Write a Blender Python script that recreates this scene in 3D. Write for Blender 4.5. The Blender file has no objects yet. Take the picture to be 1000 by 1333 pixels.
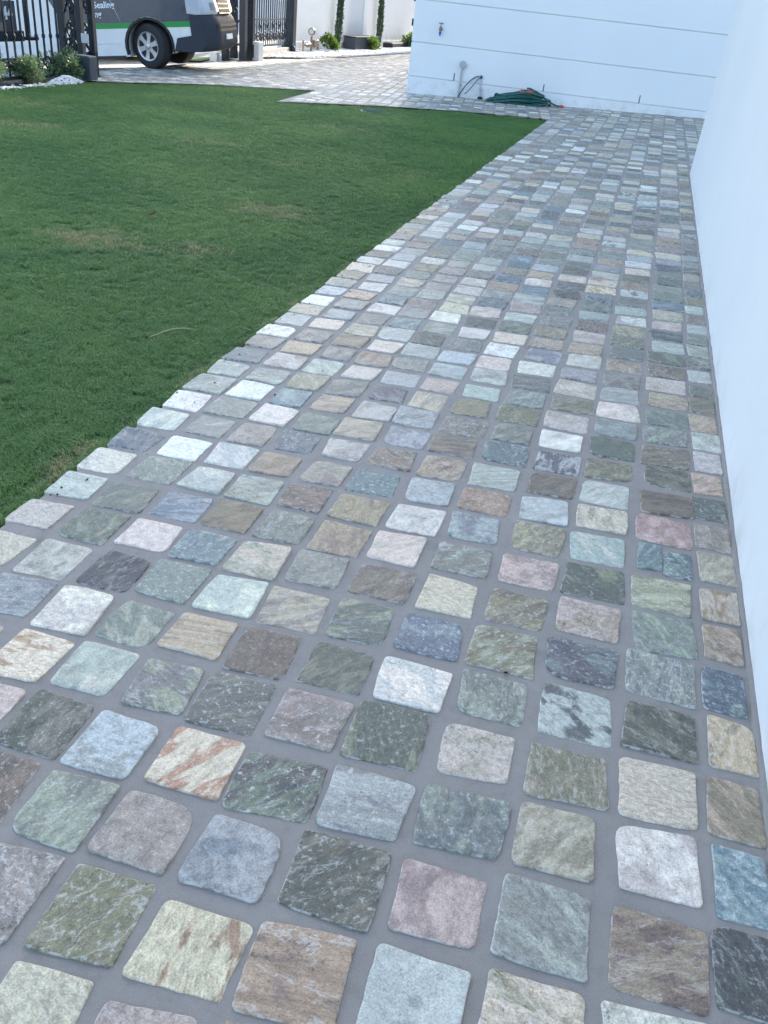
import bpy, bmesh, math, random
import numpy as np
from mathutils import Vector, Matrix, noise

rnd = random.Random(11)
sc = bpy.context.scene
COL = sc.collection
R_ = math.radians

# ------------------------------------------------------------------ camera
cd = bpy.data.cameras.new('camera')
cam = bpy.data.objects.new('camera', cd)
COL.objects.link(cam)
cam.matrix_world = Matrix(((0.95310997, -0.23188078, 0.19445486, 0.0),
                           (0.28598341, 0.48000545, -0.82934207, 0.0),
                           (0.09896909, 0.84606505, 0.52381203, 1.0),
                           (0, 0, 0, 1)))
cd.sensor_fit = 'VERTICAL'
cd.sensor_height = 36.0
cd.lens = 36.0 * 1085.0 / 1333.0
cd.clip_start = 0.02
cd.clip_end = 800
sc.camera = cam

# ------------------------------------------------------------------ sky, sun, exposure
SUN_EL, SUN_AZ = R_(25), R_(5)          # azimuth clockwise from +Y
w = bpy.data.worlds.new('World')
sc.world = w
w.use_nodes = True
wn = w.node_tree
sky = wn.nodes.new('ShaderNodeTexSky')
sky.sky_type = 'NISHITA'
sky.sun_disc = False
sky.sun_elevation = SUN_EL
sky.sun_rotation = SUN_AZ
sky.air_density = 1.0
sky.dust_density = 2.2
sky.ozone_density = 1.0
wn.links.new(sky.outputs[0], wn.nodes['Background'].inputs[0])
wn.nodes['Background'].inputs[1].default_value = 0.14
sd = bpy.data.lights.new('sun', 'SUN')
sd.energy = 3.0
sd.angle = R_(0.5)
sd.color = (1.0, 0.94, 0.84)
sun = bpy.data.objects.new('sun', sd)
COL.objects.link(sun)
dv = Vector((math.sin(SUN_AZ) * math.cos(SUN_EL), math.cos(SUN_AZ) * math.cos(SUN_EL), math.sin(SUN_EL)))
sun.rotation_euler = dv.to_track_quat('Z', 'Y').to_euler()
sun.location = (5, 20, 15)
vs = sc.view_settings
vs.view_transform = 'Standard'
vs.look = 'None'
vs.exposure = 2.2
vs.gamma = 1.0
vs.use_curve_mapping = False
sc.cycles.max_bounces = 8
sc.cycles.diffuse_bounces = 4


# ------------------------------------------------------------------ helpers
def lin(c):
    return tuple((x / 255 / 12.92) if x / 255 <= 0.04045 else ((x / 255 + 0.055) / 1.055) ** 2.4 for x in c)


def obj(name, me, parent=None, loc=None, mat=None):
    o = bpy.data.objects.new(name, me)
    COL.objects.link(o)
    if parent:
        o.parent = parent
    if loc is not None:
        o.location = loc
    if mat and me is not None and hasattr(me, 'materials'):
        me.materials.append(mat)
    return o


def tag(o, label, cat, group=None, kind=None):
    o['label'] = label
    o['category'] = cat
    if group:
        o['group'] = group
    if kind:
        o['kind'] = kind
    return o


def empty(name, loc, label, cat, group=None, rot=None):
    o = bpy.data.objects.new(name, None)
    COL.objects.link(o)
    o.location = loc
    o.empty_display_size = 0.1
    if rot:
        o.rotation_euler = rot
    return tag(o, label, cat, group)


class MB:
    """collects shapes for one mesh"""
    def __init__(self):
        self.v = []
        self.f = []

    def add(self, vs_, fs_):
        n = len(self.v)
        self.v += [tuple(p) for p in vs_]
        self.f += [tuple(i + n for i in q) for q in fs_]
        return self

    def box(self, x0, x1, y0, y1, z0, z1):
        v = [(x0, y0, z0), (x1, y0, z0), (x1, y1, z0), (x0, y1, z0), (x0, y0, z1), (x1, y0, z1), (x1, y1, z1), (x0, y1, z1)]
        return self.add(v, [(0, 3, 2, 1), (4, 5, 6, 7), (0, 1, 5, 4), (1, 2, 6, 5), (2, 3, 7, 6), (3, 0, 4, 7)])

    def tube(self, pts, r, seg=8, cap=True):
        pts = [Vector(p) for p in pts]
        n = len(pts)
        rs = r if isinstance(r, (list, tuple)) else [r] * n
        vs_ = []
        up = None
        for i, p in enumerate(pts):
            d = (pts[min(i + 1, n - 1)] - pts[max(i - 1, 0)])
            if d.length < 1e-9:
                d = Vector((0, 0, 1))
            d.normalize()
            if up is None:
                up = Vector((0, 0, 1)) if abs(d.z) < 0.9 else Vector((1, 0, 0))
            a = d.cross(up)
            if a.length < 1e-4:
                a = d.cross(Vector((0.3, 1, 0.2)))
            a.normalize()
            b = a.cross(d)
            b.normalize()
            up = b
            for k in range(seg):
                t = 2 * math.pi * k / seg
                vs_.append(p + a * (rs[i] * math.cos(t)) + b * (rs[i] * math.sin(t)))
        fs_ = []
        for i in range(n - 1):
            for k in range(seg):
                k2 = (k + 1) % seg
                fs_.append((i * seg + k, i * seg + k2, (i + 1) * seg + k2, (i + 1) * seg + k))
        if cap:
            fs_.append(tuple(range(seg - 1, -1, -1)))
            fs_.append(tuple((n - 1) * seg + k for k in range(seg)))
        return self.add(vs_, fs_)

    def lathe(self, prof, seg=24, axis='Z', o=(0, 0, 0)):
        """prof list of (r, h); axis of turning"""
        vs_ = []
        for r, h in prof:
            for k in range(seg):
                t = 2 * math.pi * k / seg
                a, b = r * math.cos(t), r * math.sin(t)
                p = (a, b, h) if axis == 'Z' else ((a, h, b) if axis == 'Y' else (h, a, b))
                vs_.append((p[0] + o[0], p[1] + o[1], p[2] + o[2]))
        fs_ = []
        for i in range(len(prof) - 1):
            for k in range(seg):
                k2 = (k + 1) % seg
                fs_.append((i * seg + k, i * seg + k2, (i + 1) * seg + k2, (i + 1) * seg + k))
        fs_.append(tuple(range(seg - 1, -1, -1)))
        fs_.append(tuple((len(prof) - 1) * seg + k for k in range(seg)))
        return self.add(vs_, fs_)

    def mesh(self, name, smooth=False, bevel=0, bseg=2):
        me = bpy.data.meshes.new(name)
        me.from_pydata(self.v, [], self.f)
        bm = bmesh.new()
        bm.from_mesh(me)
        bmesh.ops.recalc_face_normals(bm, faces=bm.faces)
        if bevel:
            es = [e for e in bm.edges if len(e.link_faces) == 2 and e.calc_face_angle(0) > 0.5]
            bmesh.ops.bevel(bm, geom=es, offset=bevel, segments=bseg, affect='EDGES', profile=0.6)
        bm.to_mesh(me)
        bm.free()
        if smooth:
            me.polygons.foreach_set('use_smooth', [True] * len(me.polygons))
            if smooth == 'auto':
                try:
                    me.set_sharp_from_angle(angle=R_(40))
                except Exception:
                    pass
        return me

    def build(self, name, mat, parent=None, smooth=False, bevel=0, loc=None, bseg=2):
        return obj(name, self.mesh(name, smooth, bevel, bseg), parent, loc, mat)


# node helper
class NT:
    def __init__(self, name):
        self.m = bpy.data.materials.new(name)
        self.m.use_nodes = True
        self.t = self.m.node_tree
        self.b = self.t.nodes['Principled BSDF']

    def n(self, typ, **kw):
        nd = self.t.nodes.new('ShaderNode' + typ)
        ins = kw.pop('ins', {})
        for k, v in kw.items():
            setattr(nd, k, v)
        for k, v in ins.items():
            if isinstance(v, bpy.types.NodeSocket):
                self.t.links.new(v, nd.inputs[k])
            else:
                nd.inputs[k].default_value = v
        return nd

    def noise(self, scale, detail=4, rough=0.5, vec=None, dist=0.0):
        ins = {'Scale': scale, 'Detail': detail, 'Roughness': rough, 'Distortion': dist}
        if vec is not None:
            ins['Vector'] = vec
        return self.n('TexNoise', ins=ins).outputs['Fac']

    def math(self, op, a, b=0.0, clamp=False):
        nd = self.n('Math', operation=op, use_clamp=clamp)
        for i, v in enumerate((a, b)):
            if isinstance(v, bpy.types.NodeSocket):
                self.t.links.new(v, nd.inputs[i])
            else:
                nd.inputs[i].default_value = v
        return nd.outputs[0]

    def ramp(self, fac, lo, hi, a=0.0, b=1.0):
        nd = self.n('MapRange', interpolation_type='SMOOTHSTEP')
        self.t.links.new(fac, nd.inputs[0])
        for i, v in ((1, lo), (2, hi), (3, a), (4, b)):
            if isinstance(v, bpy.types.NodeSocket):
                self.t.links.new(v, nd.inputs[i])
            else:
                nd.inputs[i].default_value = v
        return nd.outputs[0]

    def mix(self, fac, a, b, mode='MIX'):
        nd = self.n('Mix', data_type='RGBA', blend_type=mode)
        for k, v in ((0, fac), (6, a), (7, b)):
            if isinstance(v, bpy.types.NodeSocket):
                self.t.links.new(v, nd.inputs[k])
            else:
                nd.inputs[k].default_value = v if k == 0 else (tuple(v) + (1.0,))[:4]
        return nd.outputs[2]

    def set(self, **kw):
        for k, v in kw.items():
            k = k.replace('_', ' ')
            if isinstance(v, bpy.types.NodeSocket):
                self.t.links.new(v, self.b.inputs[k])
            else:
                if isinstance(v, tuple) and len(v) == 3:
                    v = v + (1.0,)
                self.b.inputs[k].default_value = v
        return self

    def bump(self, h, dist=0.002, strength=1.0):
        nd = self.n('Bump', ins={'Height': h, 'Distance': dist, 'Strength': strength})
        self.t.links.new(nd.outputs[0], self.b.inputs['Normal'])
        return self

    def pos(self):
        return self.n('NewGeometry').outputs['Position']


def simple(name, col, rough=0.6, metal=0.0, var=0.12, scale=30, bump=0.0, spec=0.4, coat=0.0):
    t = NT(name)
    p = t.pos()
    f = t.noise(scale, 5, 0.6, p)
    f2 = t.ramp(f, 0.3, 0.7, 1 - var, 1 + var)
    c = t.mix(1.0, col, f2, 'MULTIPLY')
    t.set(Base_Color=c, Roughness=t.ramp(f, 0.3, 0.7, max(0.05, rough - 0.08), min(1, rough + 0.08)), Metallic=metal)
    t.b.inputs['Specular IOR Level'].default_value = spec
    t.b.inputs['Coat Weight'].default_value = coat
    if bump:
        t.bump(t.noise(scale * 4, 4, 0.6, p), bump)
    return t.m


def sheet(name, poly, zf, mat):
    from mathutils.geometry import tessellate_polygon
    vv = [Vector((x, y, 0)) for x, y in poly]
    tris = tessellate_polygon([vv])
    return MB().add([(x, y, zf(x, y)) for x, y in poly], [tuple(q) for q in tris]).build(name, mat)


# ------------------------------------------------------------------ terrain
SL = 0.033


def T(x, y):
    z = SL * max(x, -7.2)
    d = max(0.0, -7.05 - x)
    wy = 1.0 - min(1.0, max(0.0, (y - 14.8) / 1.4))
    wy = wy * wy * (3 - 2 * wy)
    return z - 0.12 * min(d, 3.2) * wy


# ------------------------------------------------------------------ materials
# white rendered wall
t = NT('white_render')
p = t.pos()
big = t.noise(0.9, 3, 0.5, p)
fine = t.noise(160, 4, 0.6, p)
c = t.mix(t.ramp(big, 0.35, 0.7), (0.80, 0.80, 0.79), (0.77, 0.775, 0.78))
c = t.mix(t.ramp(t.noise(55, 2, 0.5, p), 0.74, 0.80, 0, 0.25), c, (0.6, 0.6, 0.6))
sz = t.n('SeparateXYZ', ins={0: p}).outputs[2]
spl = t.math('MULTIPLY', t.ramp(sz, 0.16, -0.02), t.ramp(t.noise(7, 5, 0.65, p), 0.42, 0.72, 0, 0.55))
c = t.mix(spl, c, (0.52, 0.49, 0.44))
c = t.mix(t.ramp(t.noise(2.3, 6, 0.7, p, 1.5), 0.52, 0.75, 0, 0.10), c, (0.62, 0.62, 0.62))
t.set(Base_Color=c, Roughness=0.75)
t.b.inputs['Specular IOR Level'].default_value = 0.25
t.bump(t.math('ADD', t.math('MULTIPLY', fine, 0.25), t.noise(5, 5, 0.55, p, 1.0)), 0.006, 0.35)
M_WHITE = t.m

# grout
t = NT('grout')
p = t.pos()
g1 = t.noise(4.0, 4, 0.6, p)
g2 = t.noise(42, 4, 0.6, p)
g3 = t.noise(650, 3, 0.8, p)
c = t.mix(t.ramp(g1, 0.3, 0.7), (0.246, 0.222, 0.197), (0.296, 0.268, 0.240))
c = t.mix(t.ramp(g2, 0.45, 0.75, 0, 0.5), c, (0.188, 0.168, 0.148))
c = t.mix(t.ramp(g3, 0.40, 0.66, 0, 0.75), c, (0.345, 0.31, 0.278))
c = t.mix(t.ramp(t.noise(1.7, 5, 0.65, p, 0.8), 0.52, 0.70, 0, 0.55), c, (0.30, 0.285, 0.265))
c = t.mix(t.ramp(t.noise(6.5, 5, 0.7, p, 0.5), 0.60, 0.72, 0, 0.45), c, (0.135, 0.125, 0.112))
t.set(Base_Color=c, Roughness=0.74)
t.b.inputs['Specular IOR Level'].default_value = 0.5
t.bump(t.math('ADD', t.math('MULTIPLY', g3, 0.6), g2), 0.0030, 0.8)
M_GROUT = t.m

# stone
t = NT('quartzite')
att = lambda n: t.n('Attribute', attribute_name=n)
pos = t.pos()
pat = t.n('SeparateXYZ', ins={0: att('pat').outputs['Vector']})
rot = t.n('VectorRotate', rotation_type='Z_AXIS', ins={'Vector': pos, 'Angle': pat.outputs[0]})
scl = t.n('CombineXYZ', ins={0: 1.0, 1: pat.outputs[1], 2: 1.0})
sv = t.n('VectorMath', operation='MULTIPLY')
t.t.links.new(rot.outputs[0], sv.inputs[0])
t.t.links.new(scl.outputs[0], sv.inputs[1])
sv = sv.outputs[0]
ab, aa = att('base'), att('alt')
base, alt = ab.outputs['Color'], aa.outputs['Color']
kf, kv = ab.outputs['Alpha'], aa.outputs['Alpha']      # how flecked, how veined this stone is
n1 = t.noise(12, 4, 0.62, sv, 0.5)
nq = t.noise(16, 4, 0.6, sv, 0.4)
ad = t.n('VectorMath', operation='ADD')
t.t.links.new(sv, ad.inputs[0])
t.t.links.new(pos, ad.inputs[1])
n2 = t.noise(40, 4, 0.7, ad.outputs[0])
n3 = t.noise(380, 2, 0.7, pos)
n4 = t.noise(105, 4, 0.72, pos)
q = t.math('MULTIPLY', nq, 9.0)
qf = t.math('FRACT', q)
qi = t.math('FLOOR', q)
c = t.mix(t.ramp(t.math('ADD', n1, pat.outputs[2]), 0.49, 0.60), base, alt)
c = t.mix(1.0, c, t.ramp(t.math('ADD', t.math('MULTIPLY', n2, 0.7), t.math('MULTIPLY', n4, 0.3)), 0.32, 0.68, 0.70, 1.27), 'MULTIPLY')
c = t.mix(1.0, c, t.ramp(n3, 0.3, 0.7, 0.78, 1.2), 'MULTIPLY')
pale = t.mix(0.60, c, (0.62, 0.60, 0.56))
fl = t.math('MULTIPLY', t.ramp(qf, 0.0, 0.16, 1.0, 0.0), t.ramp(n2, 0.42, 0.60))
c = t.mix(t.math('MULTIPLY', fl, t.math('MULTIPLY', kf, 0.9)), c, pale)
c = t.mix(t.math('MULTIPLY', t.ramp(n4, 0.585, 0.63, 0, 1.0), kf), c, pale)
nv = t.noise(10, 5, 0.62, sv, 0.25)
vn = t.math('ABSOLUTE', t.math('SUBTRACT', nv, 0.5))
c = t.mix(t.math('MULTIPLY', t.ramp(vn, 0.0, 0.022, 1.0, 0.0), t.math('MULTIPLY', t.ramp(n2, 0.38, 0.58, 0, 1.0), kv)), c, pale)
vd = t.math('ABSOLUTE', t.math('SUBTRACT', nv, 0.41))
c = t.mix(t.math('MULTIPLY', t.ramp(vd, 0.0, 0.016, 1.0, 0.0), t.math('MULTIPLY', t.ramp(n1, 0.40, 0.60, 0, 1.0), kv)), c, t.mix(1.0, c, (0.5, 0.48, 0.46), 'MULTIPLY'))
dark = t.mix(1.0, c, (0.42, 0.42, 0.44), 'MULTIPLY')
c = t.mix(t.math('MULTIPLY', t.ramp(n4, 0.39, 0.31, 0, 1.0), t.math('MULTIPLY', kv, 0.9)), c, dark)
ed = t.math('MULTIPLY', att('edge').outputs['Fac'], t.ramp(t.noise(60, 2, 0.6, pos), 0.42, 0.62))
c = t.mix(t.math('MULTIPLY', ed, 0.62), c, (0.66, 0.64, 0.60))
t.set(Base_Color=c, Roughness=t.ramp(n2, 0.3, 0.7, 0.40, 0.64))
t.b.inputs['Specular IOR Level'].default_value = 0.38
h = t.math('ADD', t.math('MULTIPLY', t.math('ADD', qi, t.ramp(qf, 0.0, 0.10)), 0.34), t.math('ADD', t.math('MULTIPLY', n2, 0.62), t.math('MULTIPLY', n3, 0.2)))
t.bump(h, 0.003, 0.75)
M_STONE = t.m

# soil
M_SOIL = simple('soil', (0.035, 0.032, 0.020), 0.95, var=0.5, scale=60, bump=0.01)
M_LAWNBASE = simple('lawn_thatch', (0.075, 0.125, 0.045), 0.95, var=0.35, scale=40, bump=0.01)

# grass blades
t = NT('grass_blade')
dry = t.n('Attribute', attribute_name='dry', attribute_type='INSTANCER').outputs['Fac']
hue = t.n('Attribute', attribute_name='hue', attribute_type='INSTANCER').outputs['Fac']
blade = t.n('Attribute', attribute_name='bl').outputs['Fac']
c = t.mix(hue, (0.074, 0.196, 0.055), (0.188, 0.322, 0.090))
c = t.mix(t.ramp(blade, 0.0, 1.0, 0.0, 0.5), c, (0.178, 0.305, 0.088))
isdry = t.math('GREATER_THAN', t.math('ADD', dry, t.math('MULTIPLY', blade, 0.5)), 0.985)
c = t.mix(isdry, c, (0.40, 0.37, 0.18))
t.set(Base_Color=c, Roughness=0.5)
t.b.inputs['Specular IOR Level'].default_value = 0.35
tr = t.n('BsdfTranslucent', ins={'Color': c})
mx = t.n('MixShader', ins={0: 0.35, 1: t.b.outputs[0], 2: tr.outputs[0]})
t.t.links.new(mx.outputs[0], t.t.nodes['Material Output'].inputs[0])
M_GRASS = t.m


def leafmat(name, a, b, trans=0.3, rough=0.45):
    t = NT(name)
    f = t.noise(25, 3, 0.5, t.pos())
    c = t.mix(t.ramp(f, 0.35, 0.65), a, b)
    t.set(Base_Color=c, Roughness=rough)
    tr = t.n('BsdfTranslucent', ins={'Color': c})
    mx = t.n('MixShader', ins={0: trans, 1: t.b.outputs[0], 2: tr.outputs[0]})
    t.t.links.new(mx.outputs[0], t.t.nodes['Material Output'].inputs[0])
    return t.m


M_LEAF_GREY = leafmat('soft_leaf', (0.10, 0.16, 0.075), (0.17, 0.24, 0.115))
M_LEAF_GLOSS = leafmat('glossy_leaf', (0.07, 0.14, 0.03), (0.16, 0.24, 0.04), 0.4)
M_LEAF_PINE = leafmat('pine_leaf', (0.03, 0.065, 0.03), (0.05, 0.09, 0.045), 0.15)
M_BARK = simple('bark', (0.10, 0.075, 0.05), 0.9)
M_IRON = simple('dark_iron', (0.020, 0.025, 0.033), 0.6, var=0.2, spec=0.3)
M_MOTOR = simple('grey_casing', (0.055, 0.065, 0.080), 0.5, var=0.08)
M_PALECASE = simple('pale_casing', (0.50, 0.51, 0.52), 0.5, var=0.06)
M_PEBBLE = simple('white_pebble', (0.66, 0.64, 0.61), 0.7, var=0.25, scale=14)
M_VANWHITE = simple('van_white', (0.66, 0.67, 0.67), 0.25, var=0.03, scale=2, spec=0.5, coat=0.5)
M_VANGREY = simple('van_wrap_grey', (0.045, 0.055, 0.078), 0.30, var=0.05, scale=2, spec=0.5, coat=0.4)
M_GREEN = simple('van_green', (0.015, 0.25, 0.055), 0.35, var=0.03)
M_BUMPER = simple('bumper_plastic', (0.044, 0.050, 0.062), 0.7, var=0.08, spec=0.12)
M_TYRE = simple('tyre', (0.022, 0.023, 0.025), 0.8, var=0.15, scale=20)
M_RIM = simple('rim_silver', (0.42, 0.43, 0.45), 0.35, metal=0.6, var=0.06)
M_BLACK = simple('black_plastic', (0.012, 0.012, 0.013), 0.5)
M_CHROME = simple('chrome', (0.22, 0.23, 0.25), 0.35, metal=1.0, var=0.02)
M_TEXT = simple('white_print', (0.75, 0.76, 0.78), 0.5, var=0.02)
M_HOSE = simple('green_hose', (0.010, 0.085, 0.075), 0.38, var=0.15, scale=15, spec=0.5)
M_ORANGE = simple('orange_plastic', (0.55, 0.09, 0.045), 0.45)
M_RED = simple('red_plastic', (0.55, 0.05, 0.05), 0.45)
M_PVC = simple('grey_pvc', (0.42, 0.43, 0.44), 0.5, var=0.06)
M_BRASS = simple('aged_brass', (0.20, 0.17, 0.12), 0.4, metal=0.7)
M_BLUE = simple('blue_plastic', (0.02, 0.05, 0.45), 0.4)
M_CABLE = simple('blue_cable', (0.06, 0.08, 0.22), 0.45)
M_COPPER = simple('bronze_pipe', (0.20, 0.16, 0.13), 0.45, metal=0.5)
M_LINE = simple('dark_slot', (0.05, 0.05, 0.055), 0.9)
t = NT('head_lamp')
t.set(Base_Color=t.mix(t.ramp(t.noise(3, 1, 0.4, t.pos()), 0.4, 0.6), (0.42, 0.45, 0.49), (0.50, 0.53, 0.56)), Roughness=0.1)
t.b.inputs['Coat Weight'].default_value = 1.0
M_LAMP = t.m
t = NT('street_ground')
p = t.pos()
c = t.mix(t.ramp(t.noise(1.2, 5, 0.6, p), 0.35, 0.65), (0.24, 0.235, 0.225), (0.32, 0.31, 0.295))
c = t.mix(t.ramp(t.noise(300, 2, 0.6, p), 0.4, 0.7, 0, 0.4), c, (0.16, 0.16, 0.16))
t.set(Base_Color=c, Roughness=0.9)
t.bump(t.noise(120, 4, 0.6, p), 0.004)
M_STREET = t.m
M_VERGE = simple('verge_grass', (0.10, 0.15, 0.045), 0.9, var=0.4, scale=18, bump=0.03)

# ------------------------------------------------------------------ ground sheet
gx = sorted(set([-260, -120, -60, -30, -18, -13] + [round(-10.6 + 0.3 * i, 2) for i in range(0, 16)] + [-5.5, -4, -2, 0, 2, 5, 12, 30, 80, 200]))
gy = sorted(set([-200, -60, -20, -6, -2, 2, 5, 8] + [round(10 + 0.35 * i, 2) for i in range(0, 24)] + [20, 25, 32, 45, 80, 160, 300]))
v = [(x, y, T(x, y) - (0.05 if x > -7.45 else 0.0)) for y in gy for x in gx]
nx = len(gx)
f = [(j * nx + i, j * nx + i + 1, (j + 1) * nx + i + 1, (j + 1) * nx + i) for j in range(len(gy) - 1) for i in range(nx - 1)]
g = MB().add(v, f).build('ground', M_STREET)
g['kind'] = 'structure'

# ------------------------------------------------------------------ paved path: grout bed
LAWN_BACK = [(-6.62, 9.60), (-6.28, 9.95), (-5.65, 10.71), (-5.0, 11.13), (-4.27, 11.47), (-4.09, 9.75), (-3.12, 10.42), (-2.18, 10.80), (-1.125, 10.94)]
HU = Vector((math.cos(R_(9.26)), math.sin(R_(9.26)), 0))
HN = Vector((-HU.y, HU.x, 0))
HA = Vector((-3.298, 12.497, 0))        # front left corner of the house
STRIP = [(-7.32, 16.3), (-7.22, 16.9), (-6.83, 17.8), (-6.62, 19.56), (-6.45, 24.0), (-6.40, 33.0)]
pav = [(-1.108, -2.5), (0.44, -2.5), (0.44, 7.4), (5.0, 7.4), (5.0, 14.4), (-3.2, 13.2), (-4.2, 20.0), (-4.8, 33.0)] + STRIP[::-1] + [(-7.32, 10.0), (-6.75, 9.75)] + LAWN_BACK[1:]
path = sheet('paved_path', pav, lambda x, y: SL * x, M_GROUT)
path['kind'] = 'structure'


def inpoly(x, y, poly):
    c_ = False
    n = len(poly)
    for i in range(n):
        x1, y1 = poly[i]
        x2, y2 = poly[(i + 1) % n]
        if (y1 > y) != (y2 > y) and x < (x2 - x1) * (y - y1) / (y2 - y1) + x1:
            c_ = not c_
    return c_


# ------------------------------------------------------------------ paving stones
# colour families as (apparent sRGB base, apparent sRGB alternate, stretch choices, threshold)
PAL = {
    'W': ((226, 230, 232), (200, 208, 214), (1, 2), 0.0),
    'L': ((194, 199, 205), (166, 170, 174), (1, 1.5), -0.02),
    'P': ((202, 192, 194), (180, 171, 170), (1, 1.5), 0.0),
    'R': ((150, 128, 135), (176, 158, 164), (1, 1), 0.0),
    'B': ((160, 176, 194), (132, 147, 164), (1, 2), -0.02),
    'S': ((90, 118, 142), (122, 146, 165), (1.2, 3.0), -0.02),
    'D': ((76, 86, 102), (104, 114, 128), (1.8, 3.6), 0.0),
    'G': ((116, 130, 132), (142, 154, 152), (1.2, 3.0), 0.0),
    'E': ((88, 100, 98), (122, 132, 122), (1.8, 3.6), -0.02),
    'A': ((158, 180, 184), (182, 198, 202), (1.2, 3.0), 0.0),
    'O': ((124, 126, 108), (152, 150, 130), (1.8, 3.6), 0.0),
    'T': ((174, 156, 138), (146, 134, 120), (1.8, 3.6), 0.0),
    'N': ((128, 116, 108), (104, 98, 96), (1.8, 3.6), 0.0),
    'K': ((150, 148, 150), (126, 126, 126), (1, 2), 0.0),
    'Y': ((192, 188, 172), (160, 160, 146), (1.8, 3.6), 0.0),
    'X': ((204, 198, 184), (176, 140, 112), (1.8, 3.6), -0.02),
    'Z': ((172, 190, 200), (92, 104, 118), (1.2, 3.0), 0.0),
}
ROWS = {
    -2: 'KYBGTKYGEWTS', -1: 'DLYBTXOKNAGL', 0: 'DNGREBKGNSTA', 1: 'SLYGEBEXBEP.', 2: 'TXOPEKEGAXLG', 3: 'TEZGWENTGWBS',
    4: 'SGDOSEYAGDLY', 5: 'TGPOXNGYSPEL', 6: 'XOERGPTGNSEA', 7: 'YSAOBLTNGAGW', 8: 'KRYBTBSKTAWS', 9: 'ENANATNLSKGA',
    10: 'TEOZSNBYGWGW', 11: 'LNEWGGBLTSWG', 12: 'LGBPOOYDGOGA', 13: 'TGPOGAPBPALS', 14: 'NTAPELBGTGTK', 15: 'GPKBWPBAPNKW',
    16: 'LNTLBWGEAYXA', 17: 'GEGTTXLGSGBY', 18: 'LAOPOEEWGLGW', 19: 'GDONKAPXKSTB', 20: 'APLBGKSYAGWG',
}
# 'E' with pink dots; row 1 is listed from the wall towards the lawn (column 0 is beside the wall)
ROWS[1] = 'SLYGBEXBEPAK'
WEIGHTS = 'GGGGGEEEKKKKAAABBLLLTTTNNOOYYPSSDWWXZ'
KR, KG, KB = 1.08, 0.95, 0.755


def albedo(rgb):
    l = lin(rgb)
    return (min(0.80, l[0] * KR), min(0.80, l[1] * KG), min(0.80, l[2] * KB))


def stone_attrs(code, rg):
    b, a, st, th = PAL[code]
    j = rg.uniform(0.88, 1.12)
    b = [max(0, min(250, x * j + rg.uniform(-6, 6))) for x in b]
    a = [max(0, min(250, x * j + rg.uniform(-8, 8))) for x in a]
    def mute(c_):
        g_ = 0.3 * c_[0] + 0.55 * c_[1] + 0.15 * c_[2]
        c_ = [g_ + (x - g_) * 0.70 for x in c_]
        return [x * 0.90 + y_ * 0.10 for x, y_ in zip(c_, (160, 168, 172))]
    b, a = mute(b), mute(a)
    return albedo(b) + (rg.choice((0.05, 0.15, 0.4, 0.7, 1.0)),), albedo(a) + (rg.choice((0.0, 0.15, 0.35, 0.6, 0.95)),), (rg.uniform(0, math.pi), rg.uniform(*st), th + rg.uniform(-0.05, 0.06))


def stone_outline(wd, hd, rg, hi):
    j = 0.05
    cs = [Vector((sx * wd / 2 + rg.uniform(-j, j) * wd, sy * hd / 2 + rg.uniform(-j, j) * hd, 0)) for sx, sy in ((-1, -1), (1, -1), (1, 1), (-1, 1))]
    pts = []
    arc, sub = (5, 6) if hi else (2, 1)
    big = rg.randrange(4) if rg.random() < 0.25 else -1
    prev_r = []
    for i in range(4):
        r = rg.uniform(0.035, 0.12) * wd
        if i == big:
            r = rg.uniform(0.18, 0.32) * wd
        prev_r.append(r)
    ph = rg.uniform(0, 100)
    for i in range(4):
        a, b, c_ = cs[i - 1], cs[i], cs[(i + 1) % 4]
        d1 = (a - b).normalized()
        d2 = (c_ - b).normalized()
        p0, p2 = b + d1 * prev_r[i], b + d2 * prev_r[i]
        for k in range(arc):
            s = k / (arc - 1) if arc > 1 else 0.5
            m = b * 0.92 + (p0 + p2) * 0.04
            pts.append(p0 * (1 - s) ** 2 + m * (2 * s * (1 - s)) + p2 * s * s)
        q = c_ + (b - c_).normalized() * prev_r[(i + 1) % 4]
        bow = rg.uniform(-0.012, 0.014) * wd
        nrm = Vector((d2.y, -d2.x, 0))
        for k in range(1, sub + 1):
            s = k / (sub + 1)
            pts.append(p2.lerp(q, s) + nrm * (bow * 4 * s * (1 - s)))
    if hi:
        out = []
        for pt in pts:
            d = pt.normalized()
            o = noise.noise(Vector((pt.x * 60 + ph, pt.y * 60, ph))) * 0.0015 + noise.noise(Vector((pt.x * 190 + ph, pt.y * 190, 3))) * 0.0007
            out.append(pt + d * o)
        pts = out
    return pts


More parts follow.
